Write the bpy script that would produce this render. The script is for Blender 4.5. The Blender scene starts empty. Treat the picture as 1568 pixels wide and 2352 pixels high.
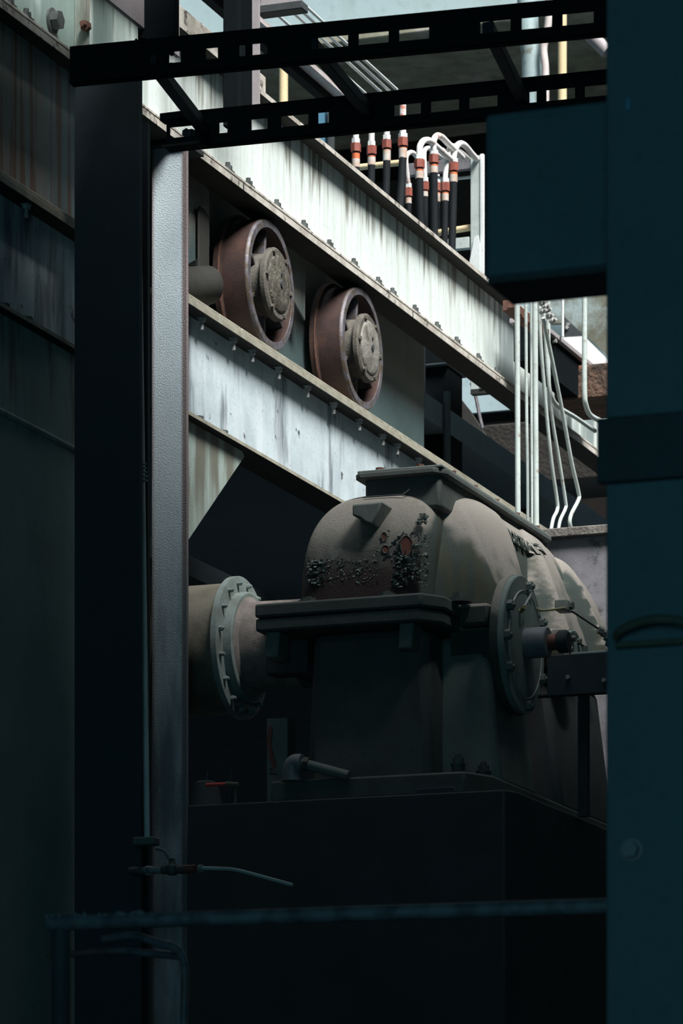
import bpy, bmesh, math, random
from mathutils import Vector, Matrix
random.seed(7)
S = bpy.context.scene
COL = S.collection

# ------------------------------------------------------------------ camera
TH = math.radians(20.5); F = 8334.0; CX = 784.0; HZ = 2950.0; EYE = 1.6
cT, sT = math.cos(TH), math.sin(TH)
cam = bpy.data.cameras.new('camera'); camo = bpy.data.objects.new('camera', cam); COL.objects.link(camo)
camo.location = (0, 0, EYE); camo.rotation_euler = (math.pi/2, 0, TH)
cam.sensor_fit = 'HORIZONTAL'; cam.sensor_width = 24; cam.lens = F/1568*24
cam.shift_y = (HZ-1176)/1568; cam.clip_start = .1; cam.clip_end = 200
cam.dof.use_dof = True; cam.dof.focus_distance = 18.6; cam.dof.aperture_fstop = 6.3
S.camera = camo
# ------------------------------------------------------------------ light
S.view_settings.view_transform = 'Standard'; S.view_settings.look = 'None'
S.view_settings.exposure = 0.0; S.view_settings.gamma = 1.0; S.view_settings.use_curve_mapping = False
w = bpy.data.worlds.new('world'); S.world = w; w.use_nodes = True
bg = w.node_tree.nodes['Background']; bg.inputs[0].default_value = (.30, .70, 1.0, 1); bg.inputs[1].default_value = .030
def sun(name, d, strength, ang, col):
    l = bpy.data.lights.new(name, 'SUN'); l.energy = strength; l.angle = math.radians(ang); l.color = col
    o = bpy.data.objects.new(name, l); COL.objects.link(o)
    o.rotation_euler = Vector(d).to_track_quat('Z', 'Y').to_euler(); o.location = (3, 0, 14)
sun('sun_soft', (.50, -.40, .80), 7.9, 22, (1, .985, .96))
sun('sky_opening', (.15, -.25, 1.0), 1.5, 60, (.93, .98, 1.0))

al = bpy.data.lights.new('fill_light', 'AREA'); al.energy = 200; al.shape = 'RECTANGLE'; al.size = 4.5; al.size_y = 3.5; al.color = (.28, .80, 1.0)  # added fill behind the camera to lift the blacks, no doorway there
ao = bpy.data.objects.new('fill_light', al); COL.objects.link(ao); ao.location = (-.5, -3.6, 3.0); ao.rotation_euler = (math.radians(98), 0, math.radians(14))
S.cycles.diffuse_bounces = 2
# ------------------------------------------------------------------ projection helpers (pixel -> point on a real plane)
def ray(px, py):
    a = (px-CX)/F
    return Vector((a*cT-sT, a*sT+cT, (HZ-py)/F))
def mk(px, py, d): return Vector((0, 0, EYE)) + ray(px, py)*d
def pX(px, py, X): return mk(px, py, X/ray(px, py).x)
def pY(px, py, Y): return mk(px, py, Y/ray(px, py).y)
def pZ(px, py, Z): return mk(px, py, (Z-EYE)/ray(px, py).z)
def V(*a): return Vector(a)

# ------------------------------------------------------------------ materials
def paint(name, base, alt=None, rough=.6, metal=0., mscale=3., mamt=.5, streak=None, patch=None, bump=(60, .15), spec=.4, dust_light=None):
    m = bpy.data.materials.new(name); m.use_nodes = True
    nt = m.node_tree; N = nt.nodes; L = nt.links; b = N['Principled BSDF']
    g = N.new('ShaderNodeNewGeometry')
    def noise(scale, detail=5, sx=1, sy=1, sz=1, rgh=.55):
        mp = N.new('ShaderNodeMapping'); mp.inputs['Scale'].default_value = (sx, sy, sz); L.new(g.outputs['Position'], mp.inputs[0])
        n = N.new('ShaderNodeTexNoise'); n.inputs['Scale'].default_value = scale; n.inputs['Detail'].default_value = detail
        n.inputs['Roughness'].default_value = rgh; L.new(mp.outputs[0], n.inputs['Vector']); return n.outputs[0]
    def ramp(x, a, c):
        r = N.new('ShaderNodeMapRange'); r.interpolation_type = 'SMOOTHSTEP'
        r.inputs['From Min'].default_value = a; r.inputs['From Max'].default_value = c; L.new(x, r.inputs[0]); return r.outputs[0]
    def mul(x, y):
        q = N.new('ShaderNodeMath'); q.operation = 'MULTIPLY'; L.new(x, q.inputs[0])
        if isinstance(y, (int, float)): q.inputs[1].default_value = y
        else: L.new(y, q.inputs[1])
        return q.outputs[0]
    def mix(f, c1, c2):
        q = N.new('ShaderNodeMix'); q.data_type = 'RGBA'; L.new(f, q.inputs[0])
        for i, c in ((6, c1), (7, c2)):
            if isinstance(c, tuple): q.inputs[i].default_value = (*c, 1)
            else: L.new(c, q.inputs[i])
        return q.outputs[2]
    alt = alt or tuple(x*.6 for x in base)
    col = mix(mul(ramp(noise(mscale), .35, .7), mamt), base, alt)
    col = mix(mul(ramp(noise(mscale*14, 4), .5, .75), mamt*.6), col, tuple(x*.7 for x in alt))
    if streak:
        for st in (streak if isinstance(streak, list) else [streak]):
            n = noise(st.get('scale', 9), 4, 1, 1, st.get('sz', .06))
            f = mul(ramp(n, st.get('lo', .5), st.get('hi', .68)), st.get('amt', .8))
            if 'z' in st:
                sp = N.new('ShaderNodeSeparateXYZ'); L.new(g.outputs['Position'], sp.inputs[0])
                wob = N.new('ShaderNodeMath'); wob.operation = 'MULTIPLY_ADD'
                L.new(noise(st.get('scale', 9)*1.7, 3, 1, 1, .02), wob.inputs[0]); wob.inputs[1].default_value = st.get('wob', .5); L.new(sp.outputs[2], wob.inputs[2])
                f = mul(f, ramp(wob.outputs[0], st['z'][0], st['z'][1]))
            if 'y' in st:
                sp2 = N.new('ShaderNodeSeparateXYZ'); L.new(g.outputs['Position'], sp2.inputs[0])
                f = mul(f, ramp(sp2.outputs[1], st['y'][0], st['y'][1]))
            if 'x' in st:
                sp2 = N.new('ShaderNodeSeparateXYZ'); L.new(g.outputs['Position'], sp2.inputs[0])
                f = mul(f, ramp(sp2.outputs[0], st['x'][0], st['x'][1]))
            col = mix(f, col, st['col'])
    if patch:
        for pt in (patch if isinstance(patch, list) else [patch]):
            f = mul(ramp(noise(pt['scale'], 8, 1, 1, 1, .65), pt['lo'], pt['hi']), pt.get('amt', .9))
            if 'z' in pt:
                sp = N.new('ShaderNodeSeparateXYZ'); L.new(g.outputs['Position'], sp.inputs[0])
                f = mul(f, ramp(sp.outputs[2], pt['z'][0], pt['z'][1]))
            col = mix(f, col, pt['col'])
    if dust_light:  # paler by upward normal: dust, plus top light put into the colour
        sp = N.new('ShaderNodeSeparateXYZ'); L.new(g.outputs['Normal'], sp.inputs[0])
        wob = N.new('ShaderNodeMath'); wob.operation = 'MULTIPLY_ADD'; L.new(noise(dust_light.get('scale', 9)), wob.inputs[0]); wob.inputs[1].default_value = .35; L.new(sp.outputs[2], wob.inputs[2])
        col = mix(mul(ramp(wob.outputs[0], dust_light['lo'], dust_light['hi']), dust_light.get('amt', 1.)), col, mix(ramp(noise(150, 4), .35, .75), dust_light['col'], tuple(x*.72 for x in dust_light['col'])))
    L.new(col, b.inputs['Base Color'])
    b.inputs['Roughness'].default_value = rough; b.inputs['Metallic'].default_value = metal
    b.inputs['Specular IOR Level'].default_value = spec
    if bump:
        bn = N.new('ShaderNodeBump'); bn.inputs['Strength'].default_value = bump[1]; bn.inputs['Distance'].default_value = bump[2] if len(bump) > 2 else .004
        L.new(noise(bump[0], 6), bn.inputs['Height']); L.new(bn.outputs[0], b.inputs['Normal'])
    return m

RUST = (.16, .06, .035); DIRT = (.10, .085, .055)
M = {}
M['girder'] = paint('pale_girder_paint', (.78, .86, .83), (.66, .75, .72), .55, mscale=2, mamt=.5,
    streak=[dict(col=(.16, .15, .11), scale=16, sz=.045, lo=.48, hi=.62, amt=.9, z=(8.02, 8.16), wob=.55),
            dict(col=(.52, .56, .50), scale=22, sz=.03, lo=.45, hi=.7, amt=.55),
            dict(col=(.20, .25, .25), scale=3.4, sz=.16, lo=.36, hi=.54, amt=.9, y=(21.9, 22.7)),  # cast shadow patches painted into the web colour
            dict(col=(.10, .17, .15), scale=3.4, sz=.3, lo=.30, hi=.5, amt=.85, y=(17.2, 16.2))])  # dark green left end, with the shadow on it painted in
M['lower'] = paint('bluish_girder_paint', (.58, .67, .70), (.40, .48, .52), .5, mscale=4, mamt=.8,
    streak=[dict(col=(.13, .16, .18), scale=5, sz=.18, lo=.5, hi=.63, amt=.9), dict(col=(.70, .76, .80), scale=9, sz=.12, lo=.5, hi=.7, amt=.5)],
    patch=dict(col=(.05, .06, .065), scale=9, lo=.62, hi=.68, amt=.9))
M['shadeblack'] = paint('shade_black_flange_steel', (.04, .04, .036), (.025, .025, .023), .8, mscale=7, mamt=.8, bump=(70, .4), spec=.2)  # near-black colour carries the shade under the flanges
M['edge'] = paint('weathered_flange_edge', (.62, .59, .53), (.36, .33, .28), .75, mscale=9, mamt=.9,
    patch=[dict(col=(.07, .06, .05), scale=14, lo=.55, hi=.66)], bump=(90, .5))
M['railtop'] = paint('olive_dusty_steel', (.34, .325, .26), (.22, .21, .165), .7, mscale=12, mamt=.8, bump=(120, .4))
M['gusset'] = paint('grey_green_plate', (.34, .42, .39), (.26, .33, .30), .6, mscale=3, mamt=.7,
    streak=dict(col=(.13, .12, .09), scale=8, sz=.12, lo=.45, hi=.62, amt=.85, z=(5.55, 6.0), wob=.35))
M['backplate'] = paint('lit_top_rusty_teal_plate', (.075, .115, .118), (.05, .075, .075), .55, mscale=3, mamt=.7,
    streak=[dict(col=(.20, .19, .165), scale=10, sz=.05, lo=.30, hi=.50, amt=.9, z=(7.12, 7.36), wob=.2),  # beige imitates the lit band along the top of the plate
            dict(col=RUST, scale=15, sz=.03, lo=.54, hi=.6, amt=.95, z=(6.75, 7.2), wob=.5, y=(17.2, 16.2))])
M['sideplate'] = paint('rust_streaked_teal_plate', (.24, .30, .30), (.17, .22, .22), .55, mscale=3, mamt=.7,
    streak=[dict(col=(.26, .24, .21), scale=7, sz=.05, lo=.42, hi=.58, amt=.8), dict(col=RUST, scale=19, sz=.03, lo=.50, hi=.57, amt=.8, z=(6.70, 7.1), wob=.6)])
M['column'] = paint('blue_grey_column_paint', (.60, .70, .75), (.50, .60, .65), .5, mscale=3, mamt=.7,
    streak=[dict(col=(.15, .085, .075), scale=6, sz=.12, lo=.2, hi=.42, amt=.85, x=(-7.232, -7.212)),
            dict(col=(.22, .14, .13), scale=7, sz=.1, lo=.25, hi=.5, amt=.7, x=(-7.368, -7.386)),
            dict(col=(.10, .17, .19), scale=9, sz=.2, lo=.30, hi=.66, amt=.8, z=(5.9, 4.9), wob=.6)],  # light fading down the column, painted as a darker lower part
    bump=(130, .55, .008))
M['dark'] = paint('dark_steel', (.045, .062, .070), (.032, .044, .05), .7, mscale=4, mamt=.6, bump=(70, .2), spec=.25)
M['darkteal'] = paint('dark_teal_paint', (.085, .15, .17), (.065, .12, .135), .6, mscale=2, mamt=.5, bump=(20, .1), spec=.25)
M['black'] = paint('black_oily_steel', (.06, .068, .072), (.04, .047, .05), .8, mscale=5, mamt=.5, bump=(50, .3), spec=.15)
M['ladder'] = paint('sooty_ladder_steel', (.020, .026, .03), (.012, .016, .018), .95, mscale=9, mamt=.6, bump=(60, .4), spec=.04)
M['hanger'] = paint('black_hanger_steel', (.008, .011, .013), (.006, .008, .009), .95, mscale=9, spec=.03)
M['rung'] = paint('blue_grey_rung', (.05, .06, .075), (.03, .035, .045), .7, mscale=6, spec=.2)
M['tread'] = paint('rust_brown_tread', (.06, .032, .027), (.035, .022, .021), .62, mscale=14, mamt=.8, bump=(160, .5), patch=dict(col=(.11, .05, .032), scale=5, lo=.5, hi=.7, amt=.6))
M['rim'] = paint('worn_purple_grey_steel', (.17, .16, .18), (.09, .08, .085), .5, .3, mscale=18, mamt=.9, bump=(90, .6), patch=dict(col=(.10, .075, .045), scale=16, lo=.5, hi=.6))
M['hub'] = paint('dirty_hub_casting', (.13, .12, .10), (.07, .065, .055), .7, mscale=20, mamt=.9, bump=(80, .8))
M['cap2'] = paint('grey_dusty_hub_cover', (.26, .25, .225), (.15, .14, .12), .55, mscale=9, mamt=1., bump=(40, .7, .008), patch=dict(col=(.08, .07, .05), scale=7, lo=.52, hi=.62))
M['cap'] = paint('oil_crusted_hub_cover', (.15, .14, .11), (.05, .047, .04), .6, mscale=16, mamt=1., bump=(45, 1., .012), patch=dict(col=(.06, .05, .04), scale=11, lo=.48, hi=.58))
M['casing'] = paint('dusty_toplit_casing_paint', (.062, .080, .073), (.045, .058, .052), .8, mscale=6, mamt=.7, bump=(190, .5, .006), spec=.2,
    streak=dict(col=(.085, .082, .05), scale=9, sz=.12, lo=.5, hi=.66, amt=.6), dust_light=dict(lo=.44, hi=.60, scale=5, col=(.29, .27, .24)))
M['peel'] = paint('peeling_casing_paint', (.12, .13, .115), (.09, .10, .09), .8, mscale=7, mamt=.7, bump=(150, .7, .008), spec=.25, dust_light=dict(lo=.30, hi=.70, col=(.25, .235, .205)),
    patch=[dict(col=(.045, .05, .05), scale=9, lo=.42, hi=.5, amt=.9, z=(5.50, 5.36)), dict(col=(.045, .032, .03), scale=4, lo=.36, hi=.42, amt=1., z=(5.32, 5.18))])
M['casedark'] = paint('dark_casing_paint', (.085, .10, .095), (.06, .07, .065), .7, mscale=6, mamt=.7, bump=(60, .4))
M['casefoot'] = paint('grey_green_casing_paint', (.16, .19, .175), (.11, .13, .12), .7, mscale=6, mamt=.7, bump=(60, .4))
M['disc'] = paint('dark_green_cover_paint', (.20, .26, .245), (.13, .17, .16), .5, mscale=7, mamt=.7, bump=(60, .3), patch=dict(col=(.14, .13, .10), scale=6, lo=.5, hi=.7, amt=.6))
M['flange'] = paint('green_grey_flange_paint', (.21, .26, .25), (.13, .15, .13), .55, mscale=9, mamt=.8, bump=(70, .4))
M['drum'] = paint('brown_grey_drum_paint', (.15, .14, .11), (.09, .085, .065), .7, mscale=9, mamt=.8, bump=(60, .4))
M['neck'] = paint('dusty_neck_casting', (.22, .19, .175), (.13, .115, .105), .8, mscale=16, mamt=.9, bump=(120, .7))
M['bolt'] = paint('grimy_bolt_steel', (.11, .125, .12), (.05, .06, .06), .6, .3, mscale=30, mamt=.8)
M['nut'] = paint('pale_nut_steel', (.42, .43, .42), (.2, .2, .19), .6, .2, mscale=30, mamt=.8)
M['rustbolt'] = paint('rusty_bolt_steel', (.15, .07, .048), (.07, .04, .03), .8, mscale=30, mamt=.8, bump=(120, .6))
M['white'] = paint('white_conduit_paint', (.72, .77, .76), (.52, .57, .56), .45, mscale=5, mamt=.6, patch=dict(col=(.30, .24, .19), scale=9, lo=.6, hi=.7, amt=.7))
M['conduit'] = paint('grey_green_conduit_paint', (.50, .57, .55), (.34, .38, .36), .5, mscale=3, mamt=.7, patch=dict(col=(.25, .17, .12), scale=12, lo=.62, hi=.7, amt=.8))
M['pipered'] = paint('white_pipe_with_red_rust', (.80, .79, .77), (.65, .6, .57), .5, mscale=6, mamt=.5, patch=dict(col=(.5, .12, .07), scale=5, lo=.56, hi=.63))
M['hex'] = paint('red_primer_nut', (.30, .085, .06), (.2, .06, .05), .55, mscale=20, mamt=.7)
M['orange'] = paint('orange_sleeve', (.62, .16, .055), (.42, .10, .05), .5, mscale=25, mamt=.6)
M['silver'] = paint('silver_sleeve_band', (.55, .53, .50), (.5, .28, .16), .45, mscale=20, mamt=.7)
M['hose'] = paint('black_rubber', (.014, .017, .02), (.009, .011, .013), .7, mscale=9, bump=(60, .2), spec=.12)
M['yellow'] = paint('cream_yellow_pipe', (.75, .60, .36), (.58, .46, .28), .5, mscale=6, mamt=.6)
M['wallpale'] = paint('pale_blue_wall_paint', (.40, .52, .55), (.32, .44, .47), .7, mscale=.8, mamt=.6, streak=dict(col=(.30, .38, .37), scale=3, sz=.1, lo=.5, hi=.7, amt=.5), spec=.2)
M['walldark'] = paint('brown_black_wall', (.018, .016, .015), (.013, .012, .012), .9, mscale=1, mamt=.6, bump=(8, .3), spec=.1)
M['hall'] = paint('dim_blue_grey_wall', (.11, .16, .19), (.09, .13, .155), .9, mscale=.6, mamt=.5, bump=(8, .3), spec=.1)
M['wallbrown'] = paint('grey_brown_plaster', (.11, .10, .088), (.085, .075, .07), .9, mscale=1, mamt=.6, bump=(12, .3), spec=.1)
M['moss'] = paint('mossy_ledge', (.33, .34, .25), (.22, .21, .16), .9, mscale=4, mamt=.9, bump=(20, .6), patch=dict(col=(.45, .42, .38), scale=3, lo=.5, hi=.7))
M['blue'] = paint('bright_blue_paint', (.10, .25, .36), (.08, .2, .3), .5)
M['fat'] = paint('light_blue_pipe_paint', (.38, .50, .52), (.27, .34, .33), .5, mscale=5, mamt=.8, patch=dict(col=(.16, .15, .10), scale=6, lo=.58, hi=.66, amt=.7))
M['brightpatch'] = paint('white_bright_patch', (.90, .93, .90), (.85, .88, .86), .6, mscale=1, mamt=.3)
M['olive'] = paint('olive_corrugated_sheet', (.17, .18, .14), (.12, .12, .09), .7, mscale=4, mamt=.8, patch=dict(col=(.36, .45, .46), scale=1.2, lo=.5, hi=.62), bump=(30, .6))
M['rustblock'] = paint('rusty_concrete', (.14, .085, .06), (.06, .045, .036), .9, mscale=9, mamt=1., bump=(28, 1., .03), patch=dict(col=(.22, .09, .05), scale=5, lo=.55, hi=.63))
M['concrete'] = paint('dusty_concrete', (.20, .19, .165), (.11, .10, .09), .9, mscale=9, mamt=.9, bump=(30, .8, .02))
M['concretedark'] = paint('dark_crusted_concrete', (.03, .026, .022), (.018, .016, .014), .9, mscale=9, mamt=.9, bump=(30, .8, .02))
M['tank'] = paint('purple_grey_tank_plate', (.20, .195, .215), (.12, .12, .13), .7, mscale=5, mamt=.9, patch=dict(col=(.06, .06, .06), scale=7, lo=.55, hi=.66))
M['beamlit'] = paint('pinkish_grey_steel', (.36, .33, .34), (.28, .25, .26), .6, mscale=6, mamt=.7)
M['beampale'] = paint('white_pink_flange', (.62, .57, .56), (.5, .42, .40), .6, mscale=8, mamt=.7)
M['brass'] = paint('dull_brass', (.26, .24, .11), (.15, .14, .07), .5, .4, mscale=20)
M['red'] = paint('red_plastic', (.75, .10, .09), (.6, .08, .07), .4)
M['oxide'] = paint('red_oxide_ring', (.20, .07, .055), (.12, .05, .04), .6, mscale=12)
M['shaft'] = paint('grey_blue_shaft_paint', (.20, .22, .24), (.14, .155, .165), .45, mscale=6, mamt=.6)
M['ground'] = paint('dark_oily_floor', (.04, .042, .042), (.025, .027, .028), .9, mscale=.7, mamt=.7, bump=(10, .4))
M['handrail'] = paint('lightened_dark_rail_paint', (.16, .18, .20), (.06, .07, .08), .5, mscale=16, mamt=.9, bump=(60, .3), patch=dict(col=(.14, .07, .06), scale=3, lo=.52, hi=.6, amt=.6))  # base colour lightened in place of the highlight on top
M['mould'] = paint('dull_green_brown', (.10, .10, .075), (.05, .05, .04), .8, mscale=14)

# ------------------------------------------------------------------ mesh builder
class MB:
    def __init__(s): s.v = []; s.f = []; s.sm = []
    def add(s, vs, fs, smooth=False):
        o = len(s.v); s.v += [Vector(p) for p in vs]
        for f in fs: s.f.append([i+o for i in f]); s.sm.append(smooth)
        return s
    def box(s, a, b):
        x0, x1 = sorted((a[0], b[0])); y0, y1 = sorted((a[1], b[1])); z0, z1 = sorted((a[2], b[2]))
        vs = [(x, y, z) for z in (z0, z1) for y in (y0, y1) for x in (x0, x1)]
        return s.add(vs, [(0, 2, 3, 1), (4, 5, 7, 6), (0, 1, 5, 4), (2, 6, 7, 3), (0, 4, 6, 2), (1, 3, 7, 5)])
    def prism(s, poly, e):
        e = Vector(e); n = len(poly); P = [Vector(p) for p in poly]
        nn = Vector((0, 0, 0))
        for i in range(n): nn += (P[i]-P[0]).cross(P[(i+1) % n]-P[0])
        if nn.dot(e) > 0: P.reverse()
        return s.add(P+[p+e for p in P], [list(range(n)), list(range(2*n-1, n-1, -1))]+[(i, i+n, (i+1) % n+n, (i+1) % n) for i in range(n)])
    def bar(s, p0, p1, wv, hv):
        p0, p1, wv, hv = map(Vector, (p0, p1, wv, hv))
        return s.prism([p0-wv/2-hv/2, p0+wv/2-hv/2, p0+wv/2+hv/2, p0-wv/2+hv/2], p1-p0)
    def frame(s, d):
        d = Vector(d).normalized(); u = d.cross(Vector((0, 0, 1)))
        if u.length < .01: u = d.cross(Vector((0, 1, 0)))
        u.normalize(); return u, d.cross(u).normalized(), d
    def lathe(s, o, d, prof, n=32, smooth=True, ph=0., close=False):
        """prof: list of (along, radius)"""
        o = Vector(o); u, v2, d = s.frame(d); vs = []; fs = []
        for (t, r) in prof:
            for i in range(n):
                a = 2*math.pi*i/n+ph; vs.append(o+d*t+(u*math.cos(a)+v2*math.sin(a))*r)
        k = len(prof)
        for j in range(k-1 if not close else k):
            for i in range(n):
                a, b = j*n+i, j*n+(i+1) % n; c, e = ((j+1) % k)*n+(i+1) % n, ((j+1) % k)*n+i
                fs.append((a, b, c, e))
        if not close:
            fs.append(list(range(n-1, -1, -1))); fs.append([(k-1)*n+i for i in range(n)])
        return s.add(vs, fs, smooth)
    def cyl(s, p0, p1, r, n=20, smooth=True, r2=None, ph=0.):
        p0, p1 = Vector(p0), Vector(p1); L = (p1-p0).length
        return s.lathe(p0, p1-p0, [(0, r), (L, r if r2 is None else r2)], n, smooth, ph)
    def hexa(s, p, d, r, h): return s.cyl(p, Vector(p)+Vector(d).normalized()*h, r, 6, False, ph=random.random())
    def tube(s, pts, r, n=12, sub=6):
        P = [Vector(p) for p in pts]
        if len(P) > 2 and sub > 1:
            Q = []; E = [P[0]*2-P[1]]+P+[P[-1]*2-P[-2]]
            for i in range(1, len(E)-2):
                for k in range(sub):
                    t = k/sub; a, b, c, d = E[i-1], E[i], E[i+1], E[i+2]
                    Q.append(.5*((2*b)+(c-a)*t+(2*a-5*b+4*c-d)*t*t+(3*b-a-3*c+d)*t**3))
            Q.append(P[-1]); P = Q
        vs = []; fs = []; m = len(P); pu = None
        for i, p in enumerate(P):
            d = (P[min(i+1, m-1)]-P[max(i-1, 0)]).normalized()
            if pu is None: u, v2, _ = s.frame(d)
            else:
                u = (pu-d*pu.dot(d)).normalized(); v2 = d.cross(u)
            pu = u
            rr = r[i] if isinstance(r, list) else r
            for k in range(n):
                a = 2*math.pi*k/n; vs.append(p+(u*math.cos(a)+v2*math.sin(a))*rr)
        for i in range(m-1):
            for k in range(n): fs.append((i*n+k, i*n+(k+1) % n, (i+1)*n+(k+1) % n, (i+1)*n+k))
        fs.append(list(range(n-1, -1, -1))); fs.append([(m-1)*n+k for k in range(n)])
        return s.add(vs, fs, True)
    def ball(s, c, r, n=20):
        prof = [(-r*math.cos(math.pi*i/12), max(r*math.sin(math.pi*i/12), 1e-4)) for i in range(13)]
        return s.lathe(c, (0, 0, 1), prof, n)

def build(name, mb, mat, origin, parent=None, bevel=0., ang=40):
    me = bpy.data.meshes.new(name); o0 = Vector(origin)
    me.from_pydata([tuple(p-o0) for p in mb.v], [], mb.f)
    me.polygons.foreach_set('use_smooth', [x or bevel > 0 for x in mb.sm])
    me.validate(); me.update()
    bm = bmesh.new(); bm.from_mesh(me); bmesh.ops.recalc_face_normals(bm, faces=bm.faces); bm.to_mesh(me); bm.free()
    me.materials.append(mat); me.set_sharp_from_angle(angle=math.radians(ang))
    o = bpy.data.objects.new(name, me); COL.objects.link(o)
    if bevel:
        md = o.modifiers.new('bevel', 'BEVEL'); md.width = bevel; md.segments = 2; md.limit_method = 'ANGLE'; md.angle_limit = math.radians(40)
        md.harden_normals = False
    if parent is not None: o.parent = parent
    return o
def thing(name, label, cat, loc, group=None):
    o = bpy.data.objects.new(name, None); o.empty_display_size = .1; COL.objects.link(o); o.location = loc
    o['label'] = label; o['category'] = cat
    if group: o['group'] = group
    return o
def part(root, name, mb, mat, parent=None, bevel=0., label=None, ang=40, stuff=False):
    o = build(name, mb, mat, root.location, parent or root, bevel, ang)
    if label: o['label'] = label
    if stuff: o['kind'] = 'stuff'
    return o
def solo(name, mb, mat, label, cat, group=None, bevel=0., ang=40):
    xs = [p.x for p in mb.v]; ys = [p.y for p in mb.v]; zs = [p.z for p in mb.v]
    c = Vector(((min(xs)+max(xs))/2, (min(ys)+max(ys))/2, min(zs)))
    o = build(name, mb, mat, c, None, bevel, ang); o.location = c
    o['label'] = label; o['category'] = cat
    if group: o['group'] = group
    return o
def struct(name, mb, mat, bevel=0.):
    o = build(name, mb, mat, (0, 0, 0), None, bevel); o['kind'] = 'structure'; return o

# ------------------------------------------------------------------ setting
struct('floor', MB().box((-30, -3, -.2), (12, 42, 0)), M['ground'])
struct('wall_back', MB().box((-30, 38, 0), (12, 38.4, 20)), M['walldark'])
struct('wall_left', MB().box((-30.4, 5, 0), (-30, 38.4, 20)), M['walldark'])
struct('shade_wall_right', MB().box((-4.3, 15.0, 0), (-4.05, 24.5, 7.85)), M['darkteal'])  # unseen wall added to block the sun low on gearbox and column
struct('shade_ceiling', MB().prism([(-16, -4, 8.45), (3.2, -4, 8.45), (3.2, 16.0, 8.45), (-5.2, 16.0, 8.45), (-5.2, 15.72, 8.45), (-6.35, 15.72, 8.45), (-6.35, 14.3, 8.45), (-16, 14.3, 8.45)], (0, 0, .25)), M['dark'])  # unseen roof, edge notched to steer sun onto plates, column and gearbox
struct('shade_wall_side', MB().box((3.0, -4, 0), (3.2, 15.9, 8.45)), M['dark'])  # unseen, added to stop light leaking in from the side
struct('shade_wall_front', MB().box((-16, -4.2, 0), (3.2, -4.0, 8.7)), M['dark'])  # unseen, added to stop light leaking in behind the camera
# far building: pale upper wall over a dark recessed wall
zt = pY(900, 78, 30.0).z; zt2 = pY(900, 103, 30).z
lf = -30; 
struct('wall_upper', MB().box((lf, 30.0, zt), (12, 30.3, 18)), M['wallpale'])
struct('trim_1', MB().box((lf, 29.8, zt2), (12, 33.4, zt)), M['moss'], .02)
struct('wall_recess', MB().box((lf, 33, zt2-2.3), (12, 33.3, zt2)), M['wallbrown'])
zr = pY(1000, 172, 32.8).z
struct('trim_2', MB().box((lf, 32.6, zr-.9), (12, 33.0, zr)), M['walldark'])
vt = thing('louvre_vent', 'dark slatted louvre vent set in the shaded far wall behind the cable ladder', 'vent', pY(1085, 170, 32.55))
part(vt, 'vent_frame', MB().box(pY(990, 160, 32.55), pY(1180, 92, 32.5)), M['walldark'])
for k in range(5):
    y = 106+k*11
    part(vt, 'slat', MB().box(pY(1002, y+3, 32.5), pY(1168, y, 32.42)), M['black'])

# ------------------------------------------------------------------ upper girder
XE = -7.25; XW = -7.335
zb = pX(484, 380, XE).z                    # underside of the lower flange
ztf = pX(725, 310, XE).z                   # outer top edge of the upper flange
Y0, Y1 = 13.0, 27.0
ug = thing('steel_girder', 'pale painted upper plate girder sloping past above the two spoked wheels', 'girder', V(XW, 16, zb))
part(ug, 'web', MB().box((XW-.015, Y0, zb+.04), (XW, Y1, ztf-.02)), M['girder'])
part(ug, 'top_flange', MB().box((-7.44, Y0, ztf-.028), (XE-.004, Y1, ztf)), M['shadeblack'])
part(ug, 'flange_edge', MB().box((XE-.004, Y0, ztf-.024), (XE, Y1, ztf+.002)), M['edge'])
part(ug, 'bottom_flange', MB().box((-7.41, Y0, zb), (XE-.004, Y1, zb+.034)), M['shadeblack'])
part(ug, 'flange_edge', MB().box((XE-.004, Y0, zb+.001), (XE, Y1, zb+.035)), M['edge'])
part(ug, 'packing_strip', MB().box((-7.40, Y0, zb+.034), (XE-.03, Y1, zb+.05)), M['black'])
part(ug, 'cover_strip', MB().box((-7.40, Y0, zb+.05), (XE-.012, Y1, zb+.066)), M['edge'], bevel=.003)
def stiff(px, w=.075):
    y = pX(px, 50, XW).y
    part(ug, 'stiffener', MB().box((XW, y, zb+.066), (XW+w, y+.02, ztf-.028)), M['gusset'], bevel=.003)
stiff(170)
for px in (20, 60, 523, 570, 635, 697, 756, 812, 868, 901, 952, 1003, 1048, 1098, 1140):
    x = XE-.04; y = pX(px, 500, x).y
    m = MB().hexa((x, y, zb+.066), (0, 0, 1), .025, .03); m.cyl((x, y, zb+.09), (x, y, zb+.115), .013, 12)
    m.box((x-.028, y-.03, zb+.066), (x+.028, y+.03, zb+.071))
    part(ug, 'bolt', m, M['bolt'])
p = pX(118, 48, XW)
m = MB().hexa(p, (1, 0, 0), .045, .05); m.cyl(p, p+V(.012, 0, 0), .06, 20); part(ug, 'bolt', m, M['bolt'], label='large dark bolt in the web')
y = pX(170, 50, XW).y
p = V(XW+.045, y, pY(203, 62, y).z); p.x = pY(200, 62, y).x
m = MB().hexa(p, (0, -1, 0), .026, .03); m.cyl(p, p+V(0, -.06, 0), .014, 12); part(ug, 'bolt', m, M['rustbolt'], label='rusty bolt through the stiffener')
# butt joint lines in the flange edge
for px in (558, 947):
    y = pX(px, 500, XE).y
    part(ug, 'flange_joint', MB().box((XE-.003, y, zb-.001), (XE+.0015, y+.012, zb+.035)), M['black'])

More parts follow.
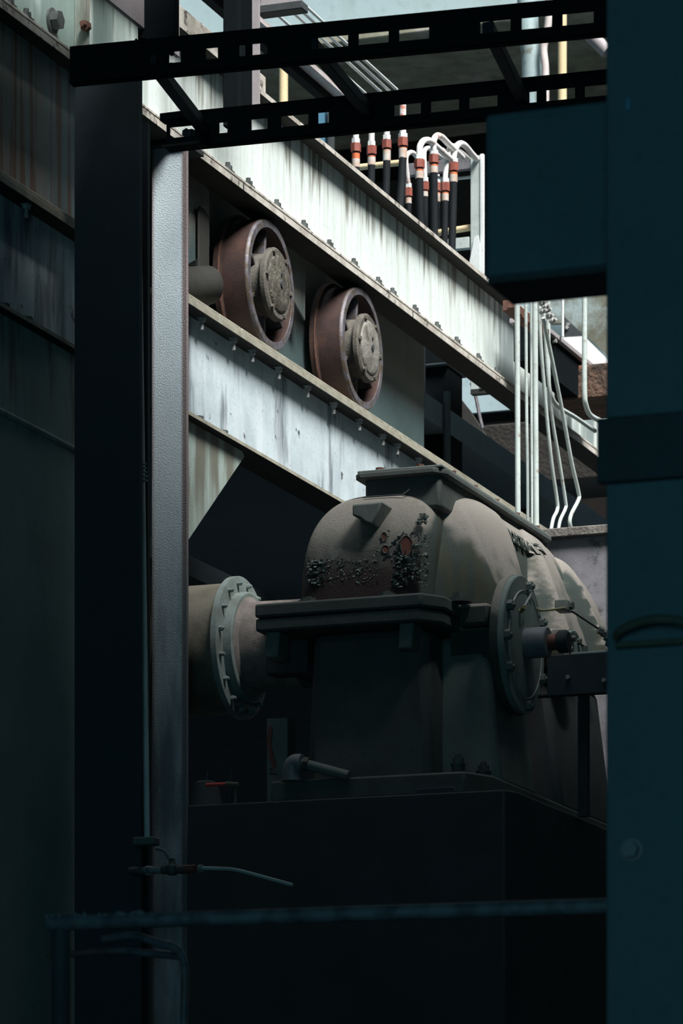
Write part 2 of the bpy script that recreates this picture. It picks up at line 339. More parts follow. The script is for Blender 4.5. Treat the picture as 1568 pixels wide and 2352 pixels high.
# ------------------------------------------------------------------ lower rail girder
zr1 = pX(430, 665, XE).z; zr0 = zr1-.066; zlf = pX(432, 943, XE).z
lg = thing('rail_girder', 'blue-grey lower plate girder carrying the rail under the two wheels', 'girder', V(-7.34, 16, zlf))
YN, YF = 16.56, 17.025
for ya, yb_, js in ((Y0, YN, (170,)), (YF, 26, (511, 562, 903))):
    part(lg, 'web', MB().box((-7.355, ya, zlf), (-7.34, yb_, zr0)), M['lower'])
    part(lg, 'top_flange', MB().box((-7.44, ya, zr0), (XE-.005, yb_, zr0+.031)), M['shadeblack'])
    part(lg, 'flange_edge', MB().box((XE-.005, ya, zr0+.001), (XE, yb_, zr0+.033)), M['railtop'], bevel=.002)
    part(lg, 'bottom_flange', MB().box((-7.44, ya, zlf-.018), (XE-.004, yb_, zlf)), M['shadeblack'])
    part(lg, 'flange_edge', MB().box((XE-.004, ya, zlf-.017), (XE, yb_, zlf+.001)), M['railtop'])
    jy = [ya]+[pX(px, 700, XE).y for px in js]+[yb_]
    for a, b in zip(jy[:-1], jy[1:]):
        part(lg, 'rail', MB().box((-7.44, a+.006, zr0+.032), (XE-.018, b-.006, zr1)), M['railtop'], bevel=.005)
for px in (60, 463, 536, 579, 640, 706, 766, 825, 879, 912, 962):
    x = XE-.045; y = pX(px, 700, x).y
    m = MB().hexa((x, y, zr0), (0, 0, -1), .021, .022); m.cyl((x, y, zr0-.02), (x, y, zr0-.062), .011, 12)
    m.box((x-.02, y-.02, zr0-.004), (x+.02, y+.02, zr0))
    part(lg, 'bolt', m, M['nut'], label='pale nut and bolt end under the rail')
for px, py in ((455, 940), (511, 975), (62, 712), (8, 690)):
    x = XE-.05; y = pX(px, py, x).y
    m = MB().hexa((x, y, zlf), (0, 0, 1), .03, .03); m.box((x-.035, y-.04, zlf), (x+.035, y+.04, zlf+.006)); part(lg, 'bolt', m, M['bolt'])

# rust-streaked plate behind the wheels, lit band painted along its top
bp = MB().box((-7.54, Y0, zr1), (-7.525, pX(975, 800, -7.52).y, zb+.45))
solo('backing_plate', bp, M['backplate'], 'rust-streaked teal plate behind the wheels, hanging from the upper girder down to the rail', 'plate')
yw = pX(622, 655, -7.29).y; yw2 = pX(832, 801, -7.29).y
solo('side_plate', MB().box((-7.345, Y0, zr1), (-7.33, 16.56, zb)), M['sideplate'], 'rust-streaked plate at the far left between the two girders', 'plate')
g5 = pX(478, 520, -7.43).y; g7 = pX(698, 650, -7.43).y
solo('bogie_plate', MB().prism([V(-7.435, 17.22, zb), V(-7.435, g5, zb), V(-7.435, g5, zb-.30), V(-7.435, g5-.2, zr1+.3), V(-7.435, 17.22, zr1+.1)], (.012, 0, 0)), M['backplate'], 'teal plate with a painted lit top between the lit column and the left wheel', 'plate', bevel=.002)
solo('bogie_plate', MB().prism([V(-7.435, yw+.42, zb), V(-7.435, g7, zb), V(-7.435, g7, zb-.34), V(-7.435, yw+.42, zb-.17)], (.012, 0, 0)), M['backplate'], 'teal plate with a painted lit top showing in the gap between the two wheels', 'plate', bevel=.002)
q = lambda px, py: pX(px, py, -7.41)
solo('bogie_bracket', MB().prism([q(452, 484), q(455, 474), q(467, 482), q(476, 500), q(476, 640), q(476, 705), q(440, 690), q(440, 640), q(452, 620)], (.012, 0, 0)), M['shadeblack'],
     'black pointed bracket plate behind the left wheel', 'bracket', bevel=.004)
solo('axle_housing', MB().cyl(pX(430, 660, -7.35)+V(-.1, -.1, -.02), pX(478, 655, -7.35)+V(0, 0, -.0), .10, 24), M['shadeblack'], 'short dark drum between column and left wheel', 'drum')

struct('shade_deck', MB().box((-16, 13.5, 7.2), (-7.7, 28.3, 7.36)), M['hall'])  # deck added to keep light off everything below it
# gusset / portal plate under lower girder
g = lambda px, py: pX(px, py, -7.30)
gy = g(425, 1240).y
gp = thing('portal_plate', 'dark green wall plate below the rail girder at far left, with weld seam', 'plate', V(-7.3, 15, 0))
part(gp, 'plate', MB().box((-7.32, Y0, 0), (-7.30, YN, zlf-.018)), M['gusset'], bevel=.004)
a = g(-40, 925)
part(gp, 'weld_seam', MB().cyl(V(-7.295, Y0, a.z), V(-7.295, YN, a.z), .016, 10), M['gusset'])
G_ = [V(-7.30, YF, zlf-.018), V(-7.30, g(560, 1018).y-.02, zlf-.018), V(-7.30, g(562, 1022).y, zlf-.04), g(432, 1242), V(-7.30, YF, 4.9)]
solo('gusset_plate', MB().prism(G_, (-.02, 0, 0)), M['gusset'], 'grey-green triangular gusset plate right of the lit column under the rail girder', 'plate', bevel=.003)
# dark beam seen inside, under the lower girder
solo('inner_beam', MB().box((-8.3, 17.3, zlf-.42), (-8.1, 24, zlf-.30)), M['dark'], 'black inner beam in the shadow behind the gusset plate', 'beam', bevel=.004)

# ------------------------------------------------------------------ columns
yc = 17.0
xl, xr = pY(348, 1000, yc).x, pY(430, 1000, yc).x
lc = thing('steel_column', 'light blue-grey column with rust-brown edges standing left of the wheels', 'column', V((xl+xr)/2, yc, 0))
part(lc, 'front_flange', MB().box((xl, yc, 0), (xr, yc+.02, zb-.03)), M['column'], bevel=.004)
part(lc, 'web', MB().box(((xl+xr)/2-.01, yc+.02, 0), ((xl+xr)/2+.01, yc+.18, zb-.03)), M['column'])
part(lc, 'cap_plate', MB().box((xl-.05, yc-.03, zb-.03), (xr+.0, yc+.22, zb-.002)), M['black'], bevel=.003)
yd = 15.5
dx0, dx1 = pY(170, 1000, yd).x, pY(322, 1000, yd).x
dc = thing('dark_column', 'wide black column crossed by the cable ladder, left of the lit column', 'column', V((dx0+dx1)/2, yd, 0))
part(dc, 'front_flange', MB().box((dx0, yd, 0), (dx1, yd+.03, pY(250, 118, yd).z)), M['dark'], bevel=.006)
part(dc, 'web', MB().box((dx0+.12, yd+.03, 0), (dx0+.15, yd+.36, pY(250, 118, yd).z)), M['dark'])
part(dc, 'rear_flange', MB().box((dx0+.02, yd+.36, 0), (-6.915, yd+.39, pY(340, 285, yd+.38).z)), M['dark'])
sp = thing('stand_pipe', 'thin vertical pipe painted white for its lit edge, running down the black column', 'pipe', pY(334, 2352, 15.62))
pt, pb = pY(315, 285, 15.62), pY(337, 1925, 15.62)
part(sp, 'pipe', MB().tube([V(pt.x, 15.62, pt.z), V(pb.x, 15.62, pb.z)], .015, 16), M['white'])  # white paint stands in for the highlight on a dark pipe
cp = pY(331, 1083, 15.60); m = MB()
for k in range(5): m.cyl(cp+V(-.028+.004*k, -.02, .035-.02*k), cp+V(.022+.002*k, -.03, .028-.02*k), .006, 8)
part(sp, 'clip', m, M['nut'])

# ------------------------------------------------------------------ crane wheels
def wheel(cpx, cpy, label, phase, capcol):
    c = pX(cpx, cpy, -7.29); R = .352
    t = thing('spoked_wheel', label, 'wheel', c-V(0, 0, R), 'flanged wheels on the rail')
    o = c.copy(); d = V(-1, 0, 0)      # 'along' grows into the plate
    # tyre: tread + back flange, hollow inside
    m = MB(); m.lathe(o, d, [(.0, R-.012), (.008, R), (.145, R+.004), (.153, R+.030), (.185, R+.032), (.189, R-.05), (.03, R-.052), (.0, R-.05)], 72, True, close=True)
    ty = part(t, 'tread', m, M['tread'], ang=30)
    m = MB(); m.lathe(o, d, [(-.004, R-.046), (-.004, R-.010), (.004, R-.002), (.012, R+.001), (.014, R-.05)], 72, True, close=True)
    part(t, 'rim', m, M['rim'], ang=30)
    m = MB(); m.lathe(o, d, [(.152, R+.012), (.148, R+.031), (.156, R+.034), (.160, R+.012)], 72, True, close=True)
    part(t, 'flange_rim', m, M['rustbolt'], ang=30)
    # dished back disc
    m = MB(); m.lathe(o, d, [(.14, .1), (.15, R-.04), (.17, R-.04), (.17, .1)], 48, True, close=True)
    part(t, 'wheel_disc', m, M['black'])
    for k in range(6):
        a = phase+k*math.pi/3; u = V(0, math.cos(a), math.sin(a)); tv = V(0, -math.sin(a), math.cos(a))
        m = MB(); m.prism([o+u*.12+d*.035, o+u*(R-.045)+d*.03, o+u*(R-.045)+d*.15, o+u*.12+d*.15], tv*.022)
        part(t, 'spoke', m, M['rim'], bevel=.004)
    m = MB(); m.lathe(o, d, [(-.045, .10), (-.045, .185), (-.035, .197), (-.012, .197), (-.008, .165), (.06, .17), (.14, .185), (.14, .1)], 48, True)
    hb = part(t, 'hub', m, M['hub'], ang=30)
    m = MB(); prof = [(-.047, .155), (-.052, .150), (-.056, .135), (-.060, .09), (-.062, .05), (-.061, .001)]
    m.lathe(o, d, [(-.04, .157)]+prof, 48, True)
    part(t, 'hub_cover', m, capcol)
    m = MB(); m.cyl(o+V(.058, 0, .0), o+V(.069, 0, 0), .018, 16); part(t, 'grease_cap', m, M['black'])
    m = MB(); m.cyl(o+V(.058, 0, .055), o+V(.067, 0, .055), .010, 12); part(t, 'grease_cap', m, M['black'])
    for k in range(6):
        a = phase+.52+k*math.pi/3; pp = o+V(.045, math.cos(a)*.176, math.sin(a)*.176)
        part(t, 'bolt', MB().hexa(pp, (1, 0, 0), .015, .013), M['hub'])
    part(t, 'axle', MB().cyl(o+d*.14, o+d*.24, .08, 24), M['black'])
    return t
wheel(622, 655, 'left rusty flanged wheel with crusted hub cover and a pale rim, nearest the column', .45, M['cap'])
wheel(832, 801, 'right rusty flanged wheel with smoother grey hub cover, farther along the rail', .45, M['cap2'])

# ------------------------------------------------------------------ gearbox
GY0 = 17.25; XC = -6.34
gb = thing('gearbox', 'large dusty cast gearbox with peeling paint, bolted lid and round side cover', 'gearbox', V(-6.3, 18.4, 4.0))
zs0 = 5.054
def sm(x, a, b):
    t = max(0, min(1, (x-a)/(b-a))); return t*t*(3-2*t)
def rib(y, c, hw): return sm(hw*1.15-abs(y-c), 0, .055)
def arc(wl, wr, h, nl, nr, NT):
    """superellipse arch from the right foot over the top to the left foot, resampled by arc length"""
    P = []
    for j in range(601):
        t = math.pi*j/600; c, s_ = math.cos(t), math.sin(t)
        n, w_ = (nr, wr) if c >= 0 else (nl, wl)
        P.append((math.copysign(abs(c)**(2/n), c)*w_, h*abs(s_)**(2/n)))
    D = [0]
    for a, b in zip(P[:-1], P[1:]): D.append(D[-1]+math.hypot(b[0]-a[0], b[1]-a[1]))
    out = []; k = 0
    for j in range(NT+1):
        d = D[-1]*j/NT
        while k < len(D)-2 and D[k+1] < d: k += 1
        f = (d-D[k])/max(1e-9, D[k+1]-D[k]); out.append((P[k][0]+(P[k+1][0]-P[k][0])*f, P[k][1]+(P[k+1][1]-P[k][1])*f))
    return out
def housing():
    NY = 180; NT = 110; L = 2.3
    ys = [0, .004, .012, .025, .045, .07]+[L*i/NY for i in range(NY+1) if L*i/NY > .08]
    vs = []; fs = []
    for dy in ys:
        y = GY0+dy
        h0 = .60+.085*sm(dy, .10, .5); il = .11-math.sqrt(max(0, .11**2-max(0, .11-dy)**2))
        ir = .9*(.20-math.sqrt(max(0, .20**2-max(0, .20-dy)**2)))
        end = max(0, dy-(L-.35)); h = h0-.54*il-.9*end*end
        for (x, z) in arc(.36-il, .36-ir+.05*sm(dy, .2, .8), h, 3.2, 4.4+1.6*sm(dy, .2, .7), NT):
            zf = max(0, min(1, z/.66))
            if x > 0:
                q = 1-zf; side = sm(x, .12, .33)
                k = max(rib(y, 17.89-.125*q, .322-.109*q), rib(y, 18.89-.14*q, .13+.05*q), .32*sm(y, 17.85, 18.05), rib(y, 19.54-.05*q, .13+.04*q))
                x += side*(k*(.02+.27*q)*sm(dy, 0, .1) - .08*(1-k)*q*sm(dy, .08, .3))
            lean = .20*max(0, z/.6)**2.6*max(0, 1-dy/1.2)
            vs.append(V(XC+x, y+lean, zs0+z))
    n1 = NT+1
    for i in range(len(ys)-1):
        for j in range(NT): fs.append((i*n1+j, i*n1+j+1, (i+1)*n1+j+1, (i+1)*n1+j))
    # front cap as concentric rings toward a centre line so that it stays smooth
    base = 0; fr = vs[:n1]; k0 = len(vs); rings = 10
    for r in range(1, rings+1):
        f = 1-r/rings
        for j in range(n1):
            p = fr[j]; x = XC+(p.x-XC)*f; z = zs0+(p.z-zs0)*(f if f > 0 else 0)
            zf = (z-zs0)/.6
            vs.append(V(x, GY0-.0+.20*max(0, zf)**2.6-.012*math.sin(math.pi*min(1, r/4)*.5), z))
    for r in range(rings):
        a = (0 if r == 0 else k0+(r-1)*n1); b = k0+r*n1
        for j in range(n1-1): fs.append((a+j, b+j, b+j+1, a+j+1))
    e = (len(ys)-1)*n1; fs.append([e+j for j in range(n1)])
    return MB().add(vs, fs, True)
hs = housing()
# split front face (peeling) from the rest through one mesh with two materials
ho = part(gb, 'upper_housing', hs, M['casing'], ang=50)
me = ho.data; me.materials.append(M['peel'])
for pl in me.polygons:
    c = pl.center+Vector(gb.location)
    if c.y < GY0+.18 and c.x < -6.05: pl.material_index = 1
# raised inspection lid with neck
zl1 = 5.764; ly0, ly1 = 17.41, 19.27; lx0, lx1 = pY(812, 1075, ly0).x, pY(1017, 1062, ly0).x
m = MB().box((lx0+.04, ly0+.05, 5.55), (lx1-.03, ly1-.05, zl1-.03)); nk = part(gb, 'lid_neck', m, M['casedark'], bevel=.02)
m = MB().prism([V(lx0, ly0+.03, zl1-.045), V(lx0+.03, ly0, zl1-.045), V(lx1-.05, ly0, zl1-.045), V(lx1, ly0+.07, zl1-.045), V(lx1, ly1, zl1-.045), V(lx0, ly1, zl1-.045)], (0, 0, .03))
part(gb, 'lid_rim', m, M['casedark'], bevel=.006)
m = MB().box((lx0+.012, ly0+.02, zl1-.014), (lx1-.012, ly1, zl1))
ld = part(gb, 'lid', m, M['casefoot'], bevel=.004)
for px in (872, 965): 
    pp = V(pY(px, 1060, ly0+.06).x, ly0+.06, zl1); part(gb, 'bolt', MB().hexa(pp, (0, 0, 1), .022, .016), M['rustbolt'], ld)
for k in range(5):
    pp = V(lx1-.035, ly0+.25+k*.36, zl1); part(gb, 'bolt', MB().hexa(pp, (0, 0, 1), .02, .014), M['rustbolt'], ld)
# thin raised pad under the lid on the front
def hz_y(z): return GY0+.20*max(0, (z-zs0)/.6)**2.6
pts = [pY(835, 1142, GY0+.17), pY(926, 1136, GY0+.17), pY(943, 1118, GY0+.18)]
m = MB(); m.tube([V(q_.x, hz_y(q_.z)-.006, q_.z) for q_ in pts], .004, 6, 1); part(gb, 'pad_edge', m, M['black'])
# lifting lug
def lp(px, py): return pY(px, py, GY0-.04)
m = MB().prism([lp(808, 1158), lp(840, 1155), lp(878, 1151), lp(856, 1206), lp(838, 1200), lp(826, 1190), lp(808, 1184)], (0, .16, 0))
part(gb, 'lifting_lug', m, M['casefoot'], bevel=.01)
# paint blister craters on the front
for (px, py, rw, rh) in ((933, 1254, .030, .052), (880, 1232, .014, .024), (886, 1262, .018, .02)):
    c = pY(px, py, GY0+.01); m = MB(); n = 20; ring = []
    for i in range(n):
        a = 2*math.pi*i/n; ring.append(V(c.x+math.cos(a)*rw*(1+.1*math.sin(3*a)), hz_y(c.z)-.02, c.z+math.sin(a)*rh))
    m.tube(ring+[ring[0]], .0035, 6, 1); part(gb, 'paint_blister', m, M['peel'])
    m = MB().prism(ring, (0, .03, 0)); part(gb, 'bare_patch', m, M['oxide'])
rnd = random.Random(3); m = MB()
for k in range(620):
    r_ = rnd.random(); px = rnd.gauss(0, 1)
    if r_ < .45: px, py = rnd.uniform(704, 870), rnd.uniform(1285, 1345)-(.0)
    elif r_ < .8: px, py = rnd.uniform(905, 985), rnd.uniform(1225, 1350)
    elif r_ < .9: px, py = rnd.uniform(950, 972), rnd.uniform(1172, 1200)
    else: px, py = rnd.uniform(860, 960), rnd.uniform(1215, 1290)
    c = pY(px, py, GY0+.01); y = hz_y(c.z)-.007; s1 = rnd.uniform(.003, .0085)
    P = [V(c.x+math.cos(a)*s1*rnd.uniform(.6, 1.5), y+rnd.uniform(-.012, .004), c.z+math.sin(a)*s1*rnd.uniform(.4, 1.1)) for a in (0, 1.2, 2.5, 3.9, 5.2)]
    m.prism(P, (0, .012, 0))
part(gb, 'paint_flakes', m, M['casefoot'], stuff=True)
# split flanges
def plan(x0, x1, y0, y1, z, h, ch, name, mat, bev=.006):
    P = [V(x0, y0, z), V(x1-ch, y0, z), V(x1, y0+ch*1.5, z), V(x1, y1, z), V(x0, y1, z)]
    return part(gb, name, MB().prism(P, (0, 0, h)), mat, bevel=bev)
fx0 = -6.865
plan(fx0, -5.885, 17.10, 19.7, 4.985, .069, .085, 'upper_flange', M['casedark'], .012)
plan(fx0, -5.90, 17.11, 19.7, 4.915, .066, .085, 'lower_flange', M['casedark'], .012)
m = MB().box((-5.885, 17.42, 4.93), (-5.72, 19.65, 5.045)); part(gb, 'side_flange', m, M['casing'], bevel=.02)
for px, py in ((708, 1368), (888, 1358)):
    pp = pY(px, py, 17.17); pp.z = zs0; m = MB().hexa(pp, (0, 0, 1), .040, .022); m.cyl(pp, pp+V(0, 0, .03), .02, 14); part(gb, 'bolt', m, M['casedark'])
pp = V(-5.86, 17.38, zs0); m = MB().cyl(pp-V(0, 0, .01), pp+V(0, 0, .008), .06, 24); m.hexa(pp, (0, 0, 1), .042, .035); part(gb, 'bolt', m, M['casedark'])
# lower casing with feet
m = MB().prism([V(-6.62, 17.27, 4.915), V(-6.0, 17.27, 4.915), V(-5.97, 17.27, 4.12), V(-6.66, 17.27, 4.12)], (0, 2.3, 0)); part(gb, 'lower_housing', m, M['casedark'], bevel=.05)
m = MB().prism([V(-6.02, 17.5, 4.9), V(-5.76, 17.5, 4.9), V(-5.66, 17.44, 4.12), V(-6.02, 17.44, 4.12)], (0, .62, 0)); part(gb, 'bearing_pedestal', m, M['casefoot'], bevel=.04)
m = MB().prism([V(-6.02, 18.5, 4.9), V(-5.76, 18.5, 4.9), V(-5.66, 18.5, 4.12), V(-6.02, 18.5, 4.12)], (0, 1.0, 0)); part(gb, 'bearing_pedestal', m, M['black'], bevel=.04)  # black instead of grey-green: shade painted onto this pedestal
for px in (632, 938):
    pp = pY(px, 1465, 17.2); part(gb, 'flange_rib', MB().prism([V(pp.x-.035, 17.16, 4.93), V(pp.x+.04, 17.16, 4.93), V(pp.x+.03, 17.16, 4.79), V(pp.x-.045, 17.16, 4.79)], (0, .14, 0)), M['casefoot'], bevel=.008)
m = MB().prism([V(-6.75, 17.03, 4.03), V(-5.72, 17.03, 4.03), V(-5.63, 17.22, 4.03), V(-5.63, 19.9, 4.03), V(-6.75, 19.9, 4.03)], (0, 0, .11))
part(gb, 'foot_flange', m, M['casedark'], bevel=.012)
for px, py in ((1052, 1772), (1110, 1790)):
    pp = pY(px, py, 17.12 if px < 1100 else 17.42); pp.z = 4.14
    m = MB().hexa(pp, (0, 0, 1), .034, .045); m.cyl(pp+V(0, 0, .045), pp+V(0, 0, .052), .04, 24); m.hexa(pp+V(0, 0, .05), (0, 0, 1), .03, .03); m.cyl(pp, pp+V(0, 0, .098), .016, 14)
    part(gb, 'anchor_bolt', m, M['bolt'])
# side covers
dcn = V(-5.645, 17.68, 4.866)
m = MB().lathe(dcn, (-1, 0, 0), [(0, .354), (.02, .356), (.045, .345), (.045, .2), (.3, .2)], 64); part(gb, 'bearing_boss', m, M['casing'], ang=30)
m = MB().lathe(dcn+V(.03, 0, 0), (-1, 0, 0), [(-.006, .25), (-.004, .262), (.0, .266), (.0, .345), (.006, .352), (.034, .352)], 64); cv = part(gb, 'round_cover', m, M['disc'], ang=30)
m = MB(); m.lathe(dcn+V(.037, 0, 0), (-1, 0, 0), [(0, .267), (-.004, .272), (.004, .275)], 64, close=True); part(gb, 'cover_groove', m, M['nut'], cv)
for a in (100, 150, 30, 205, 262, 330, 0):
    a = math.radians(a); pp = dcn+V(.03, -math.cos(a)*.31, math.sin(a)*.31)
    m = MB().hexa(pp, (1, 0, 0), .027, .028); m.cyl(pp, pp+V(.04, 0, 0), .012, 10); part(gb, 'bolt', m, M['casefoot'], cv)
sc_ = dcn+V(.03, .02, .01)
m = MB().lathe(sc_, (1, 0, 0), [(0, .078), (.118, .078), (.124, .073), (.124, .05)], 40); part(gb, 'shaft_guard', m, M['shaft'], ang=30)
m = MB().cyl(sc_+V(.12, .015, .0), sc_+V(.175, .015, 0), .042, 28); part(gb, 'shaft_ring', m, M['oxide'])
m = MB().lathe(sc_+V(.165, .02, -.0), (1, 0, 0), [(0, .045), (.012, .058), (.05, .058), (.062, .048), (.062, .03)], 28); part(gb, 'shaft_nut', m, M['black'], ang=30)
# grease nipple and tube on the round cover
e0 = pX(1197, 1403, -5.60); e1 = pX(1204, 1393, -5.57); e2 = pX(1221, 1361, -5.55); e3 = pX(1214, 1358, -5.56)
part(gb, 'brass_elbow', MB().tube([e0+V(-.04, -.02, 0), e0, e1], .012, 10, 3), M['brass'])
part(gb, 'grease_tube', MB().tube([e1, e2, e3], .006, 8, 3), M['nut'])
f0 = [pX(1232, 1395, -5.62), pX(1240, 1402, -5.6), pX(1262, 1401, -5.6), pX(1296, 1396, -5.6)]
part(gb, 'oil_line', MB().tube(f0, .006, 8, 4), M['brass'])
pp = pX(1300, 1392, -5.62); part(gb, 'valve_block', MB().box(pp+V(-.05, -.05, -.03), pp+V(.02, .05, .028)), M['casefoot'], bevel=.006)
part(gb, 'valve_nut', MB().hexa(pp+V(.02, .0, 0), (1, 0, 0), .022, .02), M['bolt'])
part(gb, 'oil_line', MB().tube([pX(1310, 1402, -5.58), pX(1345, 1425, -5.58), pX(1372, 1443, -5.58)], .006, 8, 3), M['bolt'])
m = MB(); 
for px, py in ((1374, 1446), (1381, 1452), (1388, 1462), (1392, 1475)): m.hexa(pX(px, py, -5.6), (.7, .5, -.3), .022, .028)
part(gb, 'line_fitting', m, M['bolt'])
pp = pX(1246, 1445, -5.62); m = MB().hexa(pp-V(0, 0, .03), (0, 0, 1), .016, .06); m.hexa(pp+V(0, 0, .02), (0, 0, 1), .02, .02); part(gb, 'breather', m, M['bolt'])
# second cover
d2 = V(-5.64, pX(1312, 1505, -5.64).y, pX(1312, 1508, -5.64).z)
m = MB().lathe(d2, (-1, 0, 0), [(0, .145), (.02, .15), (.25, .16)], 48); part(gb, 'bearing_boss', m, M['casing'], ang=30)
m = MB().lathe(d2+V(.02, 0, 0), (-1, 0, 0), [(0, .135), (.004, .14), (.02, .14)], 48); c2 = part(gb, 'round_cover', m, M['disc'], ang=30)
for a in (120, 60, 10, 170):
    a = math.radians(a); pp = d2+V(.02, -math.cos(a)*.10, math.sin(a)*.10); part(gb, 'bolt', MB().hexa(pp, (1, 0, 0), .018, .02), M['bolt'], c2)
# raised maker's lettering cast on the valley between the ribs
cu = bpy.data.curves.new('lettering', 'FONT'); cu.body = 'DORSTENER'; cu.size = .088; cu.extrude = .008; cu.offset = .002
to = bpy.data.objects.new('tmp', cu); COL.objects.link(to); bpy.context.view_layer.update()
me = bpy.data.meshes.new_from_object(to.evaluated_get(bpy.context.evaluated_depsgraph_get())); bpy.data.objects.remove(to)
me.name = 'lettering'; me.materials.clear(); me.materials.append(M['casing'])
wdt = max(v.co.x for v in me.vertices)
p0 = pX(1167, 1238, -5.912); p1 = pX(1223, 1276, -5.912)
kx = (p1.y-p0.y)/wdt
from mathutils.bvhtree import BVHTree
bv = BVHTree.FromPolygons([tuple(p) for p in hs.v], hs.f)
for v in me.vertices:
    x, y, z = v.co; q_ = V(0, p0.y+x*kx, p0.z+(p1.z-p0.z)*(x/wdt)+y)
    h_ = bv.ray_cast(V(-5.0, q_.y, q_.z), V(-1, 0, 0)); q_.x = (h_[0].x if h_[0] else p0.x)+.012+z
    v.co = q_-gb.location
lo = bpy.data.objects.new('lettering', me); COL.objects.link(lo); lo.parent = gb
lo['label'] = 'raised cast letters on the casing side'

# coupling drum to the left
cy, cz = 17.68, 4.944
cpg = thing('shaft_coupling', 'bolted round flange and drum joining the gearbox on its left', 'coupling', V(-7.2, cy, cz-.37))
X_ = -7.16
part(cpg, 'drum', MB().lathe(V(-7.72, cy, cz), (1, 0, 0), [(0, .34), (.53, .34)], 64), M['drum'])
m = MB().lathe(V(X_, cy, cz), (-1, 0, 0), [(0, .36), (.004, .373), (.035, .373), (.04, .35)], 72); fl = part(cpg, 'flange', m, M['flange'], ang=30)
m = MB().lathe(V(X_, cy, cz), (1, 0, 0), [(0, .288), (.045, .288), (.05, .28), (.05, .2)], 64); part(cpg, 'inner_ring', m, M['flange'], ang=30)
m = MB().lathe(V(X_+.05, cy, cz), (1, 0, 0), [(0, .262), (.02, .236), (.24, .232), (.30, .232)], 64); part(cpg, 'neck', m, M['neck'], ang=30)
for k in range(16):
    a = 2*math.pi*k/16+.25; pp = V(X_, cy+math.cos(a)*.335, cz+math.sin(a)*.335)
    m = MB().hexa(pp, (1, 0, 0), .014, .018); m.cyl(pp, pp+V(.028, 0, 0), .008, 10); part(cpg, 'bolt', m, M['flange'], fl)
m = MB().box((-6.93, 17.42, 4.75), (-6.7, 17.9, 5.02)); part(gb, 'shaft_seat', m, M['black'], bevel=.01)

# plinth
px0 = -7.15
m = MB().prism([V(px0, 16.9, 0), V(-5.47, 16.9, 0), V(-5.43, 17.0, 0), V(-5.43, 23, 0), V(px0, 23, 0)], (0, 0, 4.02))
solo('machine_plinth', m, M['black'], 'black machine plinth carrying the gearbox across the bottom of the picture', 'plinth', bevel=.008)
m = MB().prism([pY(955, 1812, 16.96), pY(1040, 1806, 16.96), pY(1048, 1818, 16.96), pY(1048, 1835, 16.96), pY(955, 1835, 16.96)], (0, .02, 0))
solo('name_plate', m, M['dark'], 'small dark plate standing on the plinth in front of the gearbox foot', 'plate', bevel=.003)

# things on the plinth at left
pe = thing('elbow_pipe', 'grey pipe with a rounded elbow lying on the plinth in front of the gearbox', 'pipe', V(-6.9, 17.1, 4.02))
ec = pY(672, 1760, 17.0)
part(pe, 'elbow', MB().tube([ec+V(-.005, 0, -.07), ec+V(-.005, 0, -.02), ec+V(.01, 0, .012), ec+V(.05, 0.0, .012)], .047, 18, 5), M['shaft'])
part(pe, 'collar', MB().cyl(ec+V(-.005, 0, -.075), ec+V(-.005, 0, -.055), .055, 20), M['shaft'])
part(pe, 'pipe', MB().tube([ec+V(.05, 0, .012), pY(800, 1782, 17.02)], .026, 16, 1), M['casefoot'])
part(pe, 'nut', MB().hexa(ec+V(.06, 0, .010), pY(800, 1782, 17.02)-ec, .036, .025), M['mould'])
bpst = thing('bearing_post', 'grey-green post with a strip of bare rust, left of the elbow pipe', 'post', V(-6.9, 17.55, 4.02))
a0 = pY(612, 1780, 17.5); a1 = pY(660, 1648, 17.5)
part(bpst, 'post', MB().box((a0.x, 17.5, 4.02), (a1.x, 17.62, a1.z)), M['casefoot'], bevel=.006)
part(bpst, 'rust_strip', MB().prism([pY(612, 1700, 17.49), pY(618, 1665, 17.49), pY(625, 1670, 17.49), pY(622, 1712, 17.49), pY(634, 1760, 17.49), pY(628, 1775, 17.49), pY(618, 1740, 17.49)], (0, .008, 0)), M['oxide'])
m = MB(); m.hexa(pY(628, 1778, 17.2), (0, 0, 1), .025, .03); part(bpst, 'bolt', m, M['bolt'])
rs = thing('red_marker', 'thin bright red plastic stick lying on the plinth near the column', 'stick', pY(497, 1805, 17.0))
part(rs, 'stick', MB().tube([pY(474, 1803, 17), pY(519, 1801, 17)], .009, 10, 1), M['red'])
part(rs, 'socket', MB().tube([pY(519, 1801, 17), pY(548, 1803, 17)], .014, 10, 1), M['mould'])
part(rs, 'stand', MB().cyl(V(pY(540, 1803, 17).x, 17, 4.02), pY(540, 1803, 17), .008, 8), M['mould'])
solo('conical_guard', MB().lathe(V(pY(455, 1850, 17.02).x, 17.02+.1, 4.02), (0, 0, 1), [(0, .095), (.14, .06), (.15, .04)], 24), M['black'], 'dark rounded cone beside the column foot on the plinth', 'guard')
for k, (px, ln) in enumerate(((527, .1), (445, .17))):
    p_ = pY(px, 1730, 17.4); p_.x += .03*k
    solo('thin_rod', MB().cyl(V(p_.x, 17.4, 4.02), V(p_.x+(.01 if k == 0 else .05), 17.4, 4.02+.25), .008, 8), M['dark'], ('short dark rod standing near the post on the plinth', 'slanted dark rod beside the column on the plinth')[k], 'rod')

